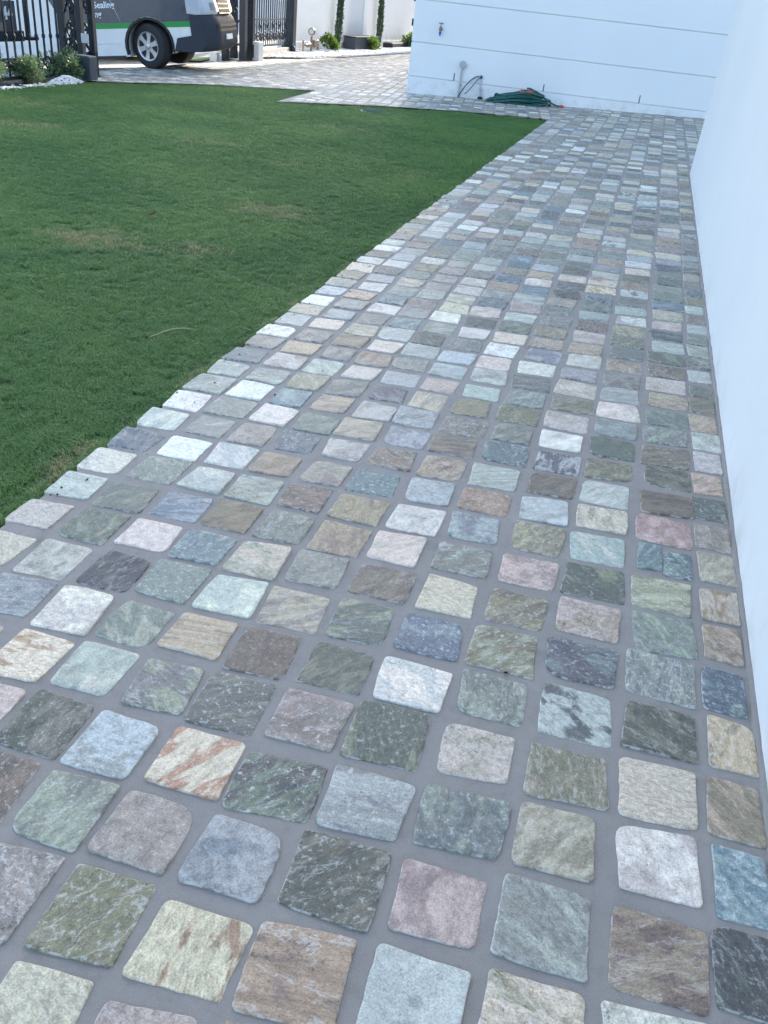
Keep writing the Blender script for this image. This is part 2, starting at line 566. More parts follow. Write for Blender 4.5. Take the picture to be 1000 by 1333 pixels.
def stone_geo(wd, hd, rg, hi, deep=False):
    """returns verts, faces, edge weights; z=0 is the grout level"""
    ol = stone_outline(wd, hd, rg, hi)
    n = len(ol)
    top = rg.uniform(0.0018, 0.0042)
    tx, ty = rg.uniform(-0.022, 0.022), rg.uniform(-0.022, 0.022)
    ph = Vector((rg.uniform(0, 99), rg.uniform(0, 99), rg.uniform(0, 99)))
    rough = rg.uniform(0.5, 1.3)
    fr = rg.uniform(14, 26)
    ca, sa = math.cos(ph.x), math.sin(ph.x)

    def relief(x, y):
        u, v_ = x * ca - y * sa, (x * sa + y * ca) * 2.2
        a = noise.noise(Vector((u * fr, v_ * fr, 0)) + ph)
        st = math.floor(a * 3.5 + 0.5) / 3.5
        b = noise.noise(Vector((x * 75, y * 75, 5)) + ph)
        return rough * (0.0026 * (0.25 * a + 0.75 * st) + 0.0005 * b)

    rings = [(1.0, -0.012, 0.6), (1.0, -0.0018, 1.0), (0.988, -0.0004, 0.9), (0.966, 0.0, 0.0), (0.84, 0.0, 0.0), (0.66, 0, 0), (0.48, 0, 0), (0.28, 0, 0)] if hi else [(1.0, -0.01, 0.5), (1.0, -0.0025, 1.0), (0.90, 0.0, 0.1)]
    vs_, ew = [], []
    for ri, (s, dz, e) in enumerate(rings):
        for q in ol:
            x, y = q.x * s, q.y * s
            z = top + tx * x + ty * y + dz
            if hi and ri >= 2:
                z = max(z + relief(x, y) * (0.5 if ri == 2 else 1.0), 0.0009)
            if ri == 0:
                z = -0.034 if deep else -0.012
            vs_.append((x, y, z))
            ew.append(e)
    fs_ = []
    for r in range(len(rings) - 1):
        for k in range(n):
            k2 = (k + 1) % n
            fs_.append((r * n + k, r * n + k2, (r + 1) * n + k2, (r + 1) * n + k))
    last = (len(rings) - 1) * n
    if hi:
        vs_.append((0, 0, top + relief(0, 0)))
        ew.append(0)
        for k in range(n):
            fs_.append((last + k, last + (k + 1) % n, len(vs_) - 1))
    else:
        fs_.append(tuple(last + k for k in range(n)))
    return vs_, fs_, ew


def put_attrs(me, bases, alts, pats, edges):
    for nm, data in (('base', bases), ('alt', alts)):
        at = me.attributes.new(nm, 'FLOAT_COLOR', 'POINT')
        at.data.foreach_set('color', np.asarray([tuple(c_) for c_ in data], dtype=np.float32).ravel())
    at = me.attributes.new('pat', 'FLOAT_VECTOR', 'POINT')
    at.data.foreach_set('vector', np.asarray(pats, dtype=np.float32).ravel())
    at = me.attributes.new('edge', 'FLOAT', 'POINT')
    at.data.foreach_set('value', np.asarray(edges, dtype=np.float32))


COLX = [.3655, .256, .113, -.025, -.165, -.302, -.435, -.562, -.688, -.81, -.942, -1.072]
COLW = [.077, .121, .121, .118, .118, .117, .113, .109, .108, .107, .111, .112]


def rowy(k, x):
    b = .681 + .1345 * k
    sl = .085 if x > -.3 else .045
    far = max(0.0, (b - 2.5) / 10.0) * 0.09
    o = sl * (x + .025) if x > -.3 else .085 * (-.275) + .045 * (x + .3)
    return b + o + far * (x + .3)


def wall_front(x):
    return HA.y + (x - HA.x) * HU.y / HU.x


class FarStones:
    def __init__(self):
        self.v, self.f, self.b, self.a, self.p, self.e = [], [], [], [], [], []

    def add(self, cx, cy, wd, hd, ang, code, rg):
        vs_, fs_, ew = stone_geo(wd, hd, rg, False)
        b, a, pt = stone_attrs(code, rg)
        n = len(self.v)
        ca, sa = math.cos(ang), math.sin(ang)
        for x, y, z in vs_:
            X, Y = cx + x * ca - y * sa, cy + x * sa + y * ca
            self.v.append((X, Y, SL * X + z))
        self.f += [tuple(i + n for i in q) for q in fs_]
        m = len(vs_)
        self.b += [b] * m
        self.a += [a] * m
        self.p += [pt] * m
        self.e += ew


cells = []
EXTRA = [.49, .629, .768, .907, 1.046, 1.185, 1.324]
for k in range(-9, 96):
    for c_, x in enumerate(COLX):
        y = rowy(k, x)
        if y > wall_front(x) - 0.07:
            continue
        cells.append((k, c_, x, y))
for k in range(53, 96):
    for c_, x in enumerate(EXTRA):
        y = rowy(k, x)
        if 7.75 < y < wall_front(x) - 0.07:
            cells.append((k, 12 + c_, x, y))
COLW += [.118] * len(EXTRA)
# which of them show largest: inside the frame and nearest
mw = cam.matrix_world.inverted()
fpx = 1085.0


def pix(x, y, z):
    q = mw @ Vector((x, y, z))
    if q.z > -0.01:
        return None
    return 500 + q.x * fpx / -q.z, 666.5 - q.y * fpx / -q.z, -q.z


def size_key(cc):
    k, c_, x, y = cc
    q = pix(x, y, SL * x)
    if q is None or not (-55 < q[0] < 1055 and -50 < q[1] < 1400):
        return 0
    return 1.0 / q[2] ** 2 * COLW[c_]


keyed = sorted(cells, key=size_key, reverse=True)
near = set((q[0], q[1]) for q in keyed[:300])
far = FarStones()
rs = random.Random(5)
for k, c_, x, y in cells:
    rg = random.Random(1000 + k * 37 + c_ * 7919)
    if k in ROWS and c_ < len(ROWS[k]) and ROWS[k][c_] in PAL:
        code = ROWS[k][c_]
    else:
        code = rg.choice(WEIGHTS)
    wd = COLW[c_] * rg.uniform(0.95, 1.05)
    hd = 0.115 * rg.uniform(0.93, 1.06)
    jx, jy = rg.uniform(-.004, .004), rg.uniform(-.005, .005)
    ang = rg.uniform(-0.035, 0.035) + 0.03
    if (k, c_) in near:
        parts = [(x + jx, y + jy, wd, hd)]
        if (k, c_) == (7, 1):            # this place was filled with two smaller pieces
            parts = [(x - 0.031, y + 0.006, 0.052, hd), (x + 0.030, y - 0.008, 0.062, hd * 0.9)]
        for (px_, py_, ww, hh) in parts:
            vs_, fs_, ew = stone_geo(ww, hh, rg, True, c_ == 11)
            me = bpy.data.meshes.new('paving_stone')
            me.from_pydata(vs_, [], fs_)
            me.polygons.foreach_set('use_smooth', [True] * len(me.polygons))
            b, a, pt = stone_attrs(code, rg)
            m = len(vs_)
            put_attrs(me, [b] * m, [a] * m, [pt] * m, ew)
            o = obj('paving_stone', me, path, (px_, py_, SL * px_), M_STONE)
            o.rotation_euler = (0, -math.atan(SL), ang)
    else:
        far.add(x + jx, y + jy, wd * (1.03 if y > 4 else 1.0), hd * (1.06 if y > 4 else 1.02), ang, code, rg)
# the paving behind the lawn and the driveway: same stones, laid along the house wall
for iu in range(-45, 30):
    for iv in range(-40, 150):
        q = HA + HU * (iu * 0.139 + 0.05) + HN * (iv * 0.1345 - 0.06)
        if q.x > -1.13 and q.y < wall_front(q.x):
            continue
        if q.x > -3.2 and q.y > wall_front(q.x) - 0.05:
            continue
        ok = all(inpoly(q.x + dx, q.y + dy, pav) for dx in (-.05, .05) for dy in (-.05, .05))
        if not ok:
            continue
        rg = rs
        far.add(q.x + rg.uniform(-.005, .005), q.y + rg.uniform(-.005, .005), .113 * rg.uniform(.93, 1.06), .110 * rg.uniform(.93, 1.06), R_(9.26) + rg.uniform(-.04, .04), rg.choice(WEIGHTS), rg)
me = bpy.data.meshes.new('far_paving_stones')
me.from_pydata(far.v, [], far.f)
me.polygons.foreach_set('use_smooth', [False] * len(me.polygons))
put_attrs(me, far.b, far.a, far.p, far.e)
fs = obj('far_paving_stones', me, path, mat=M_STONE)
fs['kind'] = 'stuff'

# mortar bead along the foot of the side wall
mb = MB()
pts, rr = [], []
for i in range(0, 420):
    y = -2.4 + i * 0.024
    pts.append((0.413 + 0.004 * noise.noise(Vector((y * 9, 0, 0))), y, SL * 0.41 - 0.003))
    rr.append(0.010 + 0.006 * noise.noise(Vector((y * 14, 3, 0))) + 0.003 * noise.noise(Vector((y * 50, 7, 0))))
mb.tube(pts, rr, 6)
mb.build('mortar_bead', M_GROUT, path, smooth=True)

# ------------------------------------------------------------------ house with horizontal bands
house = empty('house', (HA.x, HA.y, 0), 'white rendered house wall with horizontal grooves at the end of the path', 'house', rot=(0, 0, R_(9.26)))
HH = 9.2


def to_local(x, y):
    d = Vector((x, y, 0)) - HA
    return d.dot(HU), d.dot(HN)


foot = [to_local(*q) for q in ((-3.85, 16.0), (-4.85, 20.0), (-4.85, 70.0), (10, 70))]  # unseen rear wing added; outline and height shaped to shade the drive and lawn
fp = [(0.0, 0.020), (14.0, 0.020), foot[3], foot[2], foot[1], foot[0]]
n = len(fp)
mb = MB()
mb.add([(x, y, -0.6) for x, y in fp] + [(x, y, HH) for x, y in fp], [tuple(range(n - 1, -1, -1)), tuple(range(n, 2 * n))] + [(i, (i + 1) % n, n + (i + 1) % n, n + i) for i in range(n)])
mb.build('wall', M_WHITE, house)
zs = [-0.5, 0.1085, 0.5195, 1.010, 1.50, 1.99, 2.48, 2.97, 3.46, 4.4]
for i in range(len(zs) - 1):
    gp = 0.0018 if i == 0 else 0.0055
    g0 = 0.0018 if i == 1 else 0.0055
    m = MB().box(-0.012, 13.9, 0.0, 0.032, zs[i] + (g0 if i else 0), zs[i + 1] - gp)
    m.build('plinth' if i == 0 else 'wall_band', M_WHITE, house, bevel=0.0012 if i == 0 else 0.006)
for tx, z0, z1 in ((0.62, 0.1125, 0.204), (1.848, 0.1125, 0.200), (3.146, 0.1125, 0.208)):
    MB().box(tx - 0.006, tx + 0.006, -0.0025, 0.01, z0, z1).build('weep_slot', M_LINE, house)
for z0 in (0.47, 0.70, 0.98):
    MB().box(-0.034, -0.0125, 0.006, 0.024, z0, z0 + 0.085).build('hinge', M_IRON, house, bevel=0.003)

# ------------------------------------------------------------------ side wall on the right
sw = MB().box(0.415, 3.4, -3.0, 7.69, -0.3, 3.3).build('side_wall', M_WHITE, bevel=0.006)
tag(sw, 'tall plain white rendered wall running along the right edge of the path', 'wall')

# ------------------------------------------------------------------ lawn
lawn_poly = [(-1.138, -2.5)] + [(-6.62, -2.5)] + LAWN_BACK
lawn = sheet('lawn', lawn_poly, lambda x, y: SL * x - 0.024, M_LAWNBASE)
lawn['kind'] = 'structure'
pts = [(-1.095, -2.5)] + [(-1.150 + 0.012 * noise.noise(Vector((0, y * 6, 4))), y) for y in [-2.5 + 0.12 * i for i in range(112)]] + [(-1.095, 10.9)]
ed_ = sheet('soil_edge', pts[::-1], lambda x, y: SL * x - 0.0215, M_SOIL)
ed_.parent = lawn

# tufts of grass blades, scattered over the lawn
tuft_col = bpy.data.collections.new('grass_tufts')
for ti in range(7):
    rg = random.Random(300 + ti)
    vs_, fs_, bl = [], [], []
    for b in range(36):
        a = rg.uniform(0, 2 * math.pi)
        r = 0.026 * math.sqrt(rg.random())
        x, y = r * math.cos(a), r * math.sin(a)
        L = rg.uniform(0.011, 0.025)
        wd = rg.uniform(0.0006, 0.0011)
        la = rg.uniform(0, 2 * math.pi)
        lean = rg.uniform(0.25, 1.25)
        dx, dy = math.cos(la), math.sin(la)
        sx, sy = -dy * wd, dx * wd
        n0 = len(vs_)
        m1 = (x + dx * L * lean * 0.35, y + dy * L * lean * 0.35, L * 0.55)
        m2 = (x + dx * L * lean, y + dy * L * lean, L * (1.0 - 0.42 * lean))
        vs_ += [(x - sx, y - sy, 0), (x + sx, y + sy, 0), (m1[0] + sx, m1[1] + sy, m1[2]), (m1[0] - sx, m1[1] - sy, m1[2]), m2]
        fs_ += [(n0, n0 + 1, n0 + 2, n0 + 3), (n0 + 3, n0 + 2, n0 + 4)]
        bl += [rg.random()] * 5
    me = bpy.data.meshes.new('tuft')
    me.from_pydata(vs_, [], fs_)
    at = me.attributes.new('bl', 'FLOAT', 'POINT')
    at.data.foreach_set('value', bl)
    me.materials.append(M_GRASS)
    tuft_col.objects.link(bpy.data.objects.new('tuft', me))

# worn, dry spots seen on the lawn (centre x, y, radius x, radius y, strength)
SPOTS = [(-4.9, 6.3, .55, .20, .45), (-2.35, 3.45, .30, .22, .55), (-1.85, 3.5, .20, .15, .5), (-1.85, 4.5, .28, .2, .5), (-3.2, 2.6, .3, .25, .5), (-1.17, 1.55, .05, .12, .8),
         (-1.16, 2.2, .04, .12, .6), (-4.3, 5.0, .5, .2, .3), (-3.4, 6.5, .4, .2, .35), (-2.4, 6.0, .35, .3, .25), (-2.6, 8.2, .5, .3, .3), (-5.6, 7.6, .6, .3, .3), (-1.5, 6.3, .2, .5, .25)]
rg = random.Random(77)
P, DR, HUE, SCA = [], [], [], []


def scatter(n_per, cond, scale, poly, zo=-0.024):
    xs = [q[0] for q in poly]
    ys = [q[1] for q in poly]
    area = (max(xs) - min(xs)) * (max(ys) - min(ys))
    for _ in range(int(area * n_per)):
        x, y = rg.uniform(min(xs), max(xs)), rg.uniform(min(ys), max(ys))
        if not cond(x, y) or not inpoly(x, y, poly):
            continue
        edge = -1.138 - x
        if edge < 0.008 + 0.020 * noise.noise(Vector((0, y * 7, 0))) and y < 10.8:
            continue
        big = noise.noise(Vector((x * 1.1, y * 1.1, 2)))
        mid = noise.noise(Vector((x * 5, y * 5, 9)))
        d = 0.36 + 0.12 * mid + 0.12 * big
        for sx, sy, rx, ry, stg in SPOTS:
            q = ((x - sx) / rx) ** 2 + ((y - sy) / ry) ** 2
            if q < 1.6:
                d += 1.5 * stg * max(0, 1 - q / 1.6) * (0.55 + 0.6 * noise.noise(Vector((x * 14, y * 14, 1))))
        P.append((x, y, SL * x + zo))
        DR.append(d)
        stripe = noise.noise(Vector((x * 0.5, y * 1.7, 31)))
        # dark line, paler on one side: shading of uneven ground put into grass hue
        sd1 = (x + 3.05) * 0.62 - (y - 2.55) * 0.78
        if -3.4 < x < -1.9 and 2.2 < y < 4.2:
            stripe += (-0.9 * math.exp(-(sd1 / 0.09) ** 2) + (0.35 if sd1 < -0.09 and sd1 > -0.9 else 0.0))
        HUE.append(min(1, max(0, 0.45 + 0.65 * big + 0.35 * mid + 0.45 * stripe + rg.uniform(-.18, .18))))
        SCA.append(scale * rg.uniform(0.75, 1.2) * (0.78 if edge < 0.06 else 1) * (1 + 0.25 * big))


d2 = lambda x, y: x * x + y * y
scatter(3000, lambda x, y: d2(x, y) < 12 and y > 0.3, 0.8, lawn_poly)
scatter(1500, lambda x, y: 12 <= d2(x, y) < 40 and y > 0.3, 1.0, lawn_poly)
scatter(850, lambda x, y: d2(x, y) >= 40 or y <= 0.3, 1.2, lawn_poly)
for _ in range(1500):          # blades that spill over the edge of the paving
    y = rg.uniform(-0.5, 10.8)
    if noise.noise(Vector((5, y * 2.2, 0))) + 0.35 * noise.noise(Vector((5, y * 9, 0))) < -0.05:
        continue
    x = -1.146 + abs(rg.gauss(0, 0.012))
    P.append((x, y, SL * x - 0.02))
    DR.append(rg.uniform(0.3, 0.75))
    HUE.append(rg.random())
    SCA.append(rg.uniform(0.55, 1.05))
me = bpy.data.meshes.new('grass')
me.from_pydata(P, [], [])
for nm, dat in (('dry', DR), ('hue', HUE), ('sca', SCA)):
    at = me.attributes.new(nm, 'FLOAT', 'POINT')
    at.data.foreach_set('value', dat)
grass = obj('grass', me)
tag(grass, 'short green mown lawn grass beside the stone path', 'grass', kind='stuff')
ng = bpy.data.node_groups.new('grass_scatter', 'GeometryNodeTree')
ng.interface.new_socket('Geometry', in_out='INPUT', socket_type='NodeSocketGeometry')
ng.interface.new_socket('Geometry', in_out='OUTPUT', socket_type='NodeSocketGeometry')
N = ng.nodes.new
gi, go = N('NodeGroupInput'), N('NodeGroupOutput')
m2p = N('GeometryNodeMeshToPoints')
iop = N('GeometryNodeInstanceOnPoints')
ci = N('GeometryNodeCollectionInfo')
ci.inputs['Collection'].default_value = tuft_col
ci.inputs['Separate Children'].default_value = True
ci.inputs['Reset Children'].default_value = True
iop.inputs['Pick Instance'].default_value = True
rv = N('FunctionNodeRandomValue')
rv.data_type = 'FLOAT_VECTOR'
rv.inputs[0].default_value = (-0.15, -0.15, 0)
rv.inputs[1].default_value = (0.15, 0.15, 6.283)
na = N('GeometryNodeInputNamedAttribute')
na.data_type = 'FLOAT'
na.inputs[0].default_value = 'sca'
ln = ng.links.new
ln(gi.outputs[0], m2p.inputs[0])
ln(m2p.outputs[0], iop.inputs['Points'])
ln(ci.outputs[0], iop.inputs['Instance'])
ln(rv.outputs[0], iop.inputs['Rotation'])
ln(na.outputs[0], iop.inputs['Scale'])
ln(iop.outputs[0], go.inputs[0])
md = grass.modifiers.new('scatter', 'NODES')
md.node_group = ng



# ------------------------------------------------------------------ small things on the lawn
def ground_z(x, y):
    return SL * x


lid = empty('drain_cover', (-2.96, 9.88, SL * -2.96 - 0.034), 'small round blue-green drain lid set in the far lawn', 'drain lid')
MB().lathe([(0.0, -0.02), (0.155, -0.02), (0.16, 0.022), (0.15, 0.026)], 28).build('rim', M_MOTOR, lid, smooth='auto')
MB().lathe([(0.0, 0.0), (0.142, 0.0), (0.142, 0.028), (0.132, 0.032), (0.0, 0.034)], 28).build('cover', simple('lid_green', (0.03, 0.075, 0.07), 0.9, spec=0.1), lid, smooth='auto')
M_STRAW = simple('straw', (0.42, 0.42, 0.24), 0.7)
pts = [(-1.425 + 0.10 * s, 2.36 + 0.13 * s + 0.03 * math.sin(s * 2.6), SL * -1.4 + 0.004 + 0.012 * math.sin(s * 3.1)) for s in [i / 12 for i in range(13)]]
o = MB().tube(pts, [0.0006 + 0.0015 * math.sin(math.pi * min(1, 0.08 + i / 12 * 0.9)) for i in range(13)], 5).build('dry_grass_stalk', M_STRAW, smooth=True)
tag(o, 'single pale dry grass stalk lying on the lawn', 'straw')
M_DEAD = simple('dead_leaf', (0.10, 0.05, 0.03), 0.8)
for lx, ly, a, lab in ((-1.62, 1.62, 0.4, 'small brown fallen leaf on the near lawn at the left'), (-2.35, 3.95, 1.2, 'small reddish brown fallen leaf in the middle of the lawn')):
    v, f = [], []
    for i in range(7):
        s = i / 6
        wd = 0.013 * math.sin(math.pi * (0.06 + 0.9 * s))
        zc = 0.010 * (s - 0.4) ** 2 * 4
        v += [(s * 0.055, -wd, zc + wd * 0.5), (s * 0.055, 0, zc), (s * 0.055, wd, zc + wd * 0.5)]
    for i in range(6):
        f += [(i * 3, i * 3 + 1, i * 3 + 4, i * 3 + 3), (i * 3 + 1, i * 3 + 2, i * 3 + 5, i * 3 + 4)]
    o = MB().add(v, f).build('fallen_leaf', M_DEAD, loc=(lx, ly, SL * lx - 0.004))
    o.rotation_euler = (0.1, -0.1, a)
    tag(o, lab, 'leaf')


# crumbs of soil and clippings along the edge of the lawn
rg = random.Random(61)
vs_, fs_ = [], []
for i in range(120):
    x = -1.125 + abs(rg.gauss(0, 0.06 if i % 4 else 0.35))
    y = rg.uniform(0.9, 8.0)
    if x > 0.35:
        continue
    r, a, z = rg.uniform(0.0012, 0.0035), rg.uniform(0, 6.28), SL * x + 0.004
    n0 = len(vs_)
    ln_ = r * rg.choice((1.2, 1.5, 4.0))
    dx, dy = math.cos(a), math.sin(a)
    vs_ += [(x - dx * ln_, y - dy * ln_, z), (x + dy * r, y - dx * r, z), (x + dx * ln_, y + dy * ln_, z), (x - dy * r, y + dx * r, z), (x, y, z + r)]
    fs_ += [(n0, n0 + 1, n0 + 4), (n0 + 1, n0 + 2, n0 + 4), (n0 + 2, n0 + 3, n0 + 4), (n0 + 3, n0, n0 + 4)]
o = MB().add(vs_, fs_).build('soil_crumbs', M_SOIL)
tag(o, 'tiny crumbs of soil and clippings scattered on the paving by the lawn edge', 'debris', kind='stuff')


# ------------------------------------------------------------------ fittings on the house wall (t along the wall, height z, out from wall d)
def wp(tt, z, d=0.0):
    q = HA + HU * tt - HN * d
    return (q.x, q.y, z)


WR = (0, 0, R_(9.26))


def wz(tt):
    q = HA + HU * tt
    return SL * q.x


# tap
tap = empty('garden_tap', wp(0.363, 0.70), 'small garden tap with blue hose connector on the house wall', 'tap', rot=WR)
MB().lathe([(0.0, 0.0), (0.024, 0.0), (0.024, -0.006), (0.010, -0.010), (0.010, -0.05)], 16, 'Y').build('wall_flange', M_BRASS, tap, smooth='auto')
MB().tube([(0, -0.045, 0.03), (0, -0.05, 0.01), (0, -0.055, -0.01), (0, -0.062, -0.032)], [0.012, 0.017, 0.016, 0.011], 12).build('body', M_BRASS, tap, smooth='auto')
h = MB().tube([(0, -0.046, 0.02), (0, -0.044, 0.068)], 0.006, 8).build('spindle', M_BRASS, tap)
m = MB()
m.tube([(-0.030, -0.044, 0.070), (0.030, -0.044, 0.070)], [0.006, 0.006], 8)
m.build('handle', M_BRASS, tap, smooth='auto')
MB().lathe([(0.010, -0.030), (0.015, -0.034), (0.015, -0.055), (0.009, -0.060), (0.009, -0.078)], 14, 'Z', (0, -0.062, 0)).build('hose_connector', M_BLUE, tap, smooth='auto')

# riser with round cap
g0 = wz(0.718)
rp = empty('drain_riser', wp(0.718, g0), 'grey vertical drain pipe with a round cap against the house wall', 'pipe', rot=WR)
MB().tube([(-0.012, -0.035, 0), (0.0, -0.035, 0.37)], 0.014, 12).build('pipe', M_PVC, rp, smooth='auto')
MB().lathe([(0.0, -0.012), (0.044, -0.012), (0.047, -0.018), (0.047, -0.040), (0.040, -0.046), (0.0, -0.046)], 24, 'Y', (0.002, -0.012, 0.405)).build('round_cap', M_PVC, rp, smooth='auto')
MB().box(-0.022, 0.022, -0.03, 0.0, 0.15, 0.165).build('clip', M_PVC, rp)

# conduit stub with black box and two cables
g0 = wz(1.0)
cs = empty('cable_conduit', wp(1.0, g0), 'white cable conduit with black foot and looping cables beside the hose', 'conduit', rot=WR)
MB().tube([(0.012, -0.025, 0.0), (-0.012, -0.025, 0.26)], 0.011, 12).build('conduit', M_PALECASE, cs, smooth='auto')
MB().tube([(0.005, -0.025, 0.105), (0.003, -0.025, 0.135)], 0.018, 12).build('collar', M_PVC, cs, smooth='auto')
MB().lathe([(0.0, 0.0), (0.036, 0.0), (0.036, 0.018), (0.026, 0.034), (0.0, 0.038)], 16, 'Z', (0.012, -0.035, 0)).build('foot', M_BLACK, cs, smooth='auto')
MB().tube([(-0.012, -0.025, 0.255), (-0.010, -0.026, 0.29)], 0.017, 10).build('cap', M_BLACK, cs, smooth='auto')


def bez(p0, p1, p2, p3, n=18):
    out = []
    for i in range(n + 1):
        s = i / n
        out.append(tuple((1 - s) ** 3 * a + 3 * (1 - s) ** 2 * s * b + 3 * (1 - s) * s * s * c_ + s ** 3 * d for a, b, c_, d in zip(p0, p1, p2, p3)))
    return out


MB().tube(bez((-0.012, -0.03, 0.28), (-0.12, -0.06, 0.30), (-0.26, -0.06, 0.10), (-0.295, -0.05, -0.03)), 0.0065, 8).build('cable', M_BLACK, cs, smooth=True)
MB().tube(bez((-0.012, -0.035, 0.275), (-0.07, -0.09, 0.24), (-0.12, -0.09, 0.12), (-0.205, -0.07, 0.05)), 0.006, 8).build('cable', M_CABLE, cs, smooth=True)
MB().tube(bez((-0.012, -0.032, 0.28), (-0.10, -0.10, 0.27), (-0.15, -0.10, 0.18), (-0.19, -0.09, 0.10)), 0.005, 8).build('cable', M_PALECASE, cs, smooth=True)

# hose
hz = wz(1.55)
hose = empty('garden_hose', wp(1.52, hz, 0.27), 'coiled dark green garden hose with orange fitting on the paving by the house', 'hose', rot=WR)
rg = random.Random(21)
m = MB()
pts = []
NL = 21
for i in range(NL * 26):
    a = i / 26 * 2 * math.pi
    lay = i / 26
    fr = lay / NL
    rx = 0.44 - 0.10 * abs(math.sin(lay * 1.7)) - 0.10 * fr
    ry = 0.155 - 0.045 * abs(math.sin(lay * 2.3 + 1)) - 0.03 * fr
    cx = 0.05 * math.sin(lay * 1.1) + 0.03 * fr
    ca = math.cos(a)
    peak = 0.5 + 0.5 * math.exp(-((ca * rx - 0.09) / 0.20) ** 2)
    z = 0.013 + fr * 0.165 * peak * (1.0 if ca * rx > -0.3 else 0.75) + 0.012 * math.sin(a * 2 + lay)
    z = max(0.012, z + 0.006 * math.sin(lay * 5.1 + a * 3))
    pts.append((cx + ca * rx, math.sin(a) * ry, z + 0.033 * (cx + ca * rx)))
m.tube(pts, 0.0105, 7)
m.build('hose_coil', M_HOSE, hose, smooth=True)
tail = [pts[0]] + bez((0.42, 0.02, 0.05), (0.48, 0.02, 0.09), (0.50, -0.01, 0.03), (0.585, -0.02, 0.026), 10)
MB().tube(bez((0.10, 0.05, 0.20), (0.22, 0.06, 0.22), (0.40, 0.02, 0.04), (0.57, 0.0, 0.036), 22), 0.0105, 8).build('hose_end', M_HOSE, hose, smooth=True)
MB().tube([(0.565, 0.0, 0.036), (0.585, 0.0, 0.036), (0.60, 0.0, 0.036), (0.625, 0.0, 0.036)], [0.016, 0.021, 0.021, 0.014], 12).build('end_fitting', M_RED, hose, smooth='auto')
m = MB()
m.tube([(0.0, -0.075, 0.165), (0.06, -0.085, 0.145), (0.14, -0.08, 0.150), (0.18, -0.07, 0.165)], [0.014, 0.026, 0.030, 0.014], 10)
m.tube([(0.02, -0.07, 0.178), (0.19, -0.06, 0.180)], [0.010, 0.010], 8)
m.build('spray_gun', M_ORANGE, hose, smooth='auto')


# ------------------------------------------------------------------ wrought iron
def scroll(cx, cz, r0, turns, start, sgn=1, n=26, r1=0.012):
    out = []
    for i in range(n + 1):
        s = i / n
        a = start + sgn * s * turns * 2 * math.pi
        r = r0 + (r1 - r0) * s
        out.append((0, cx + r * math.cos(a), cz + r * math.sin(a)))
    return out


def fence_bar(y, z0, z1, parent, r=0.009, knob=None):
    m = MB().box(-r, r, y - r, y + r, z0, z1)
    if knob is not None:
        m.lathe([(0.008, knob - 0.035), (0.02, knob - 0.012), (0.02, knob + 0.012), (0.008, knob + 0.035)], 8, 'Z', (0, y, 0))
    return m.build('bar', M_IRON, parent)


FX = -6.86
fz = T(FX, 9)
fence = empty('iron_fence', (FX, 10.0, fz), 'dark wrought iron fence with scrolls behind the low shrubs at the left', 'fence')
i = 0
for k in range(46):
    y = -0.16 - k * 0.131
    fence_bar(y, 0.04 if k % 3 else 0.20, 1.75, fence, knob=0.45)
MB().box(-0.016, 0.016, -6.2, 0.0, 1.52, 1.56).build('top_rail', M_IRON, fence)
MB().box(-0.016, 0.016, -6.2, 0.0, 0.03, 0.06).build('bottom_rail', M_IRON, fence)
for k in range(20):
    y = -0.22 - k * 0.30
    m = MB()
    m.tube(scroll(y, 0.17, 0.085, 1.35, math.pi * 1.0, -1), 0.0085, 6)
    m.tube(scroll(y - 0.13, 0.15, 0.075, 1.35, 0, 1), 0.0085, 6)
    m.build('scroll', M_IRON, fence, smooth=True)
    MB().tube([(0, y - 0.21 + 0.075 * math.cos(a), 0.09 + 0.11 * math.sin(a)) for a in [math.pi * j / 10 for j in range(11)]], 0.0085, 6).build('arch', M_IRON, fence, smooth=True)
m = MB()
m.tube(scroll(-0.16, 0.27, 0.075, 1.5, math.pi * 0.9, -1), 0.010, 6)
m.tube([(0, -0.03, 0.36), (0, -0.10, 0.16), (0, -0.16, 0.04)], 0.010, 6)
m.build('scroll', M_IRON, fence, smooth=True)

# plaque with the house number, on the street side of the fence
pq = empty('number_box', (FX - 0.10, 8.80, fz + 0.42), 'dark letter box panel with white number 44 behind the fence bars', 'letter box', rot=(0, 0, 0))
MB().box(-0.09, -0.02, -0.55, 0.36, 0.0, 0.36).build('panel', M_MOTOR, pq, bevel=0.008)
MB().box(-0.10, 0.03, -0.58, 0.41, -0.03, 0.075).build('ledge', M_IRON, pq, bevel=0.012)
MB().box(-0.03, 0.01, 0.50, 0.55, 0.0, 1.0).build('post', M_IRON, pq, bevel=0.004)
MB().box(-0.05, 0.03, 0.46, 0.66, -0.022, 0.012).build('foot_plate', M_IRON, pq, bevel=0.004)


def text_mesh(name, body, size, mat, parent, loc, rot, bold=0.0):
    cu = bpy.data.curves.new(name, 'FONT')
    cu.body = body
    cu.size = size
    cu.extrude = 0.002
    cu.offset = bold
    cu.resolution_u = 3
    tmp = bpy.data.objects.new(name + '_tmp', cu)
    COL.objects.link(tmp)
    dg = bpy.context.evaluated_depsgraph_get()
    me = bpy.data.meshes.new_from_object(tmp.evaluated_get(dg))
    bpy.data.objects.remove(tmp)
    me.materials.clear()
    o = obj(name, me, parent, loc, mat)
    o.rotation_euler = rot
    return o


# the panel faces the yard (+x)
text_mesh('house_number', '44', 0.165, M_TEXT, pq, (-0.018, 0.135, 0.185), (math.pi / 2, 0, math.pi / 2), 0.006)


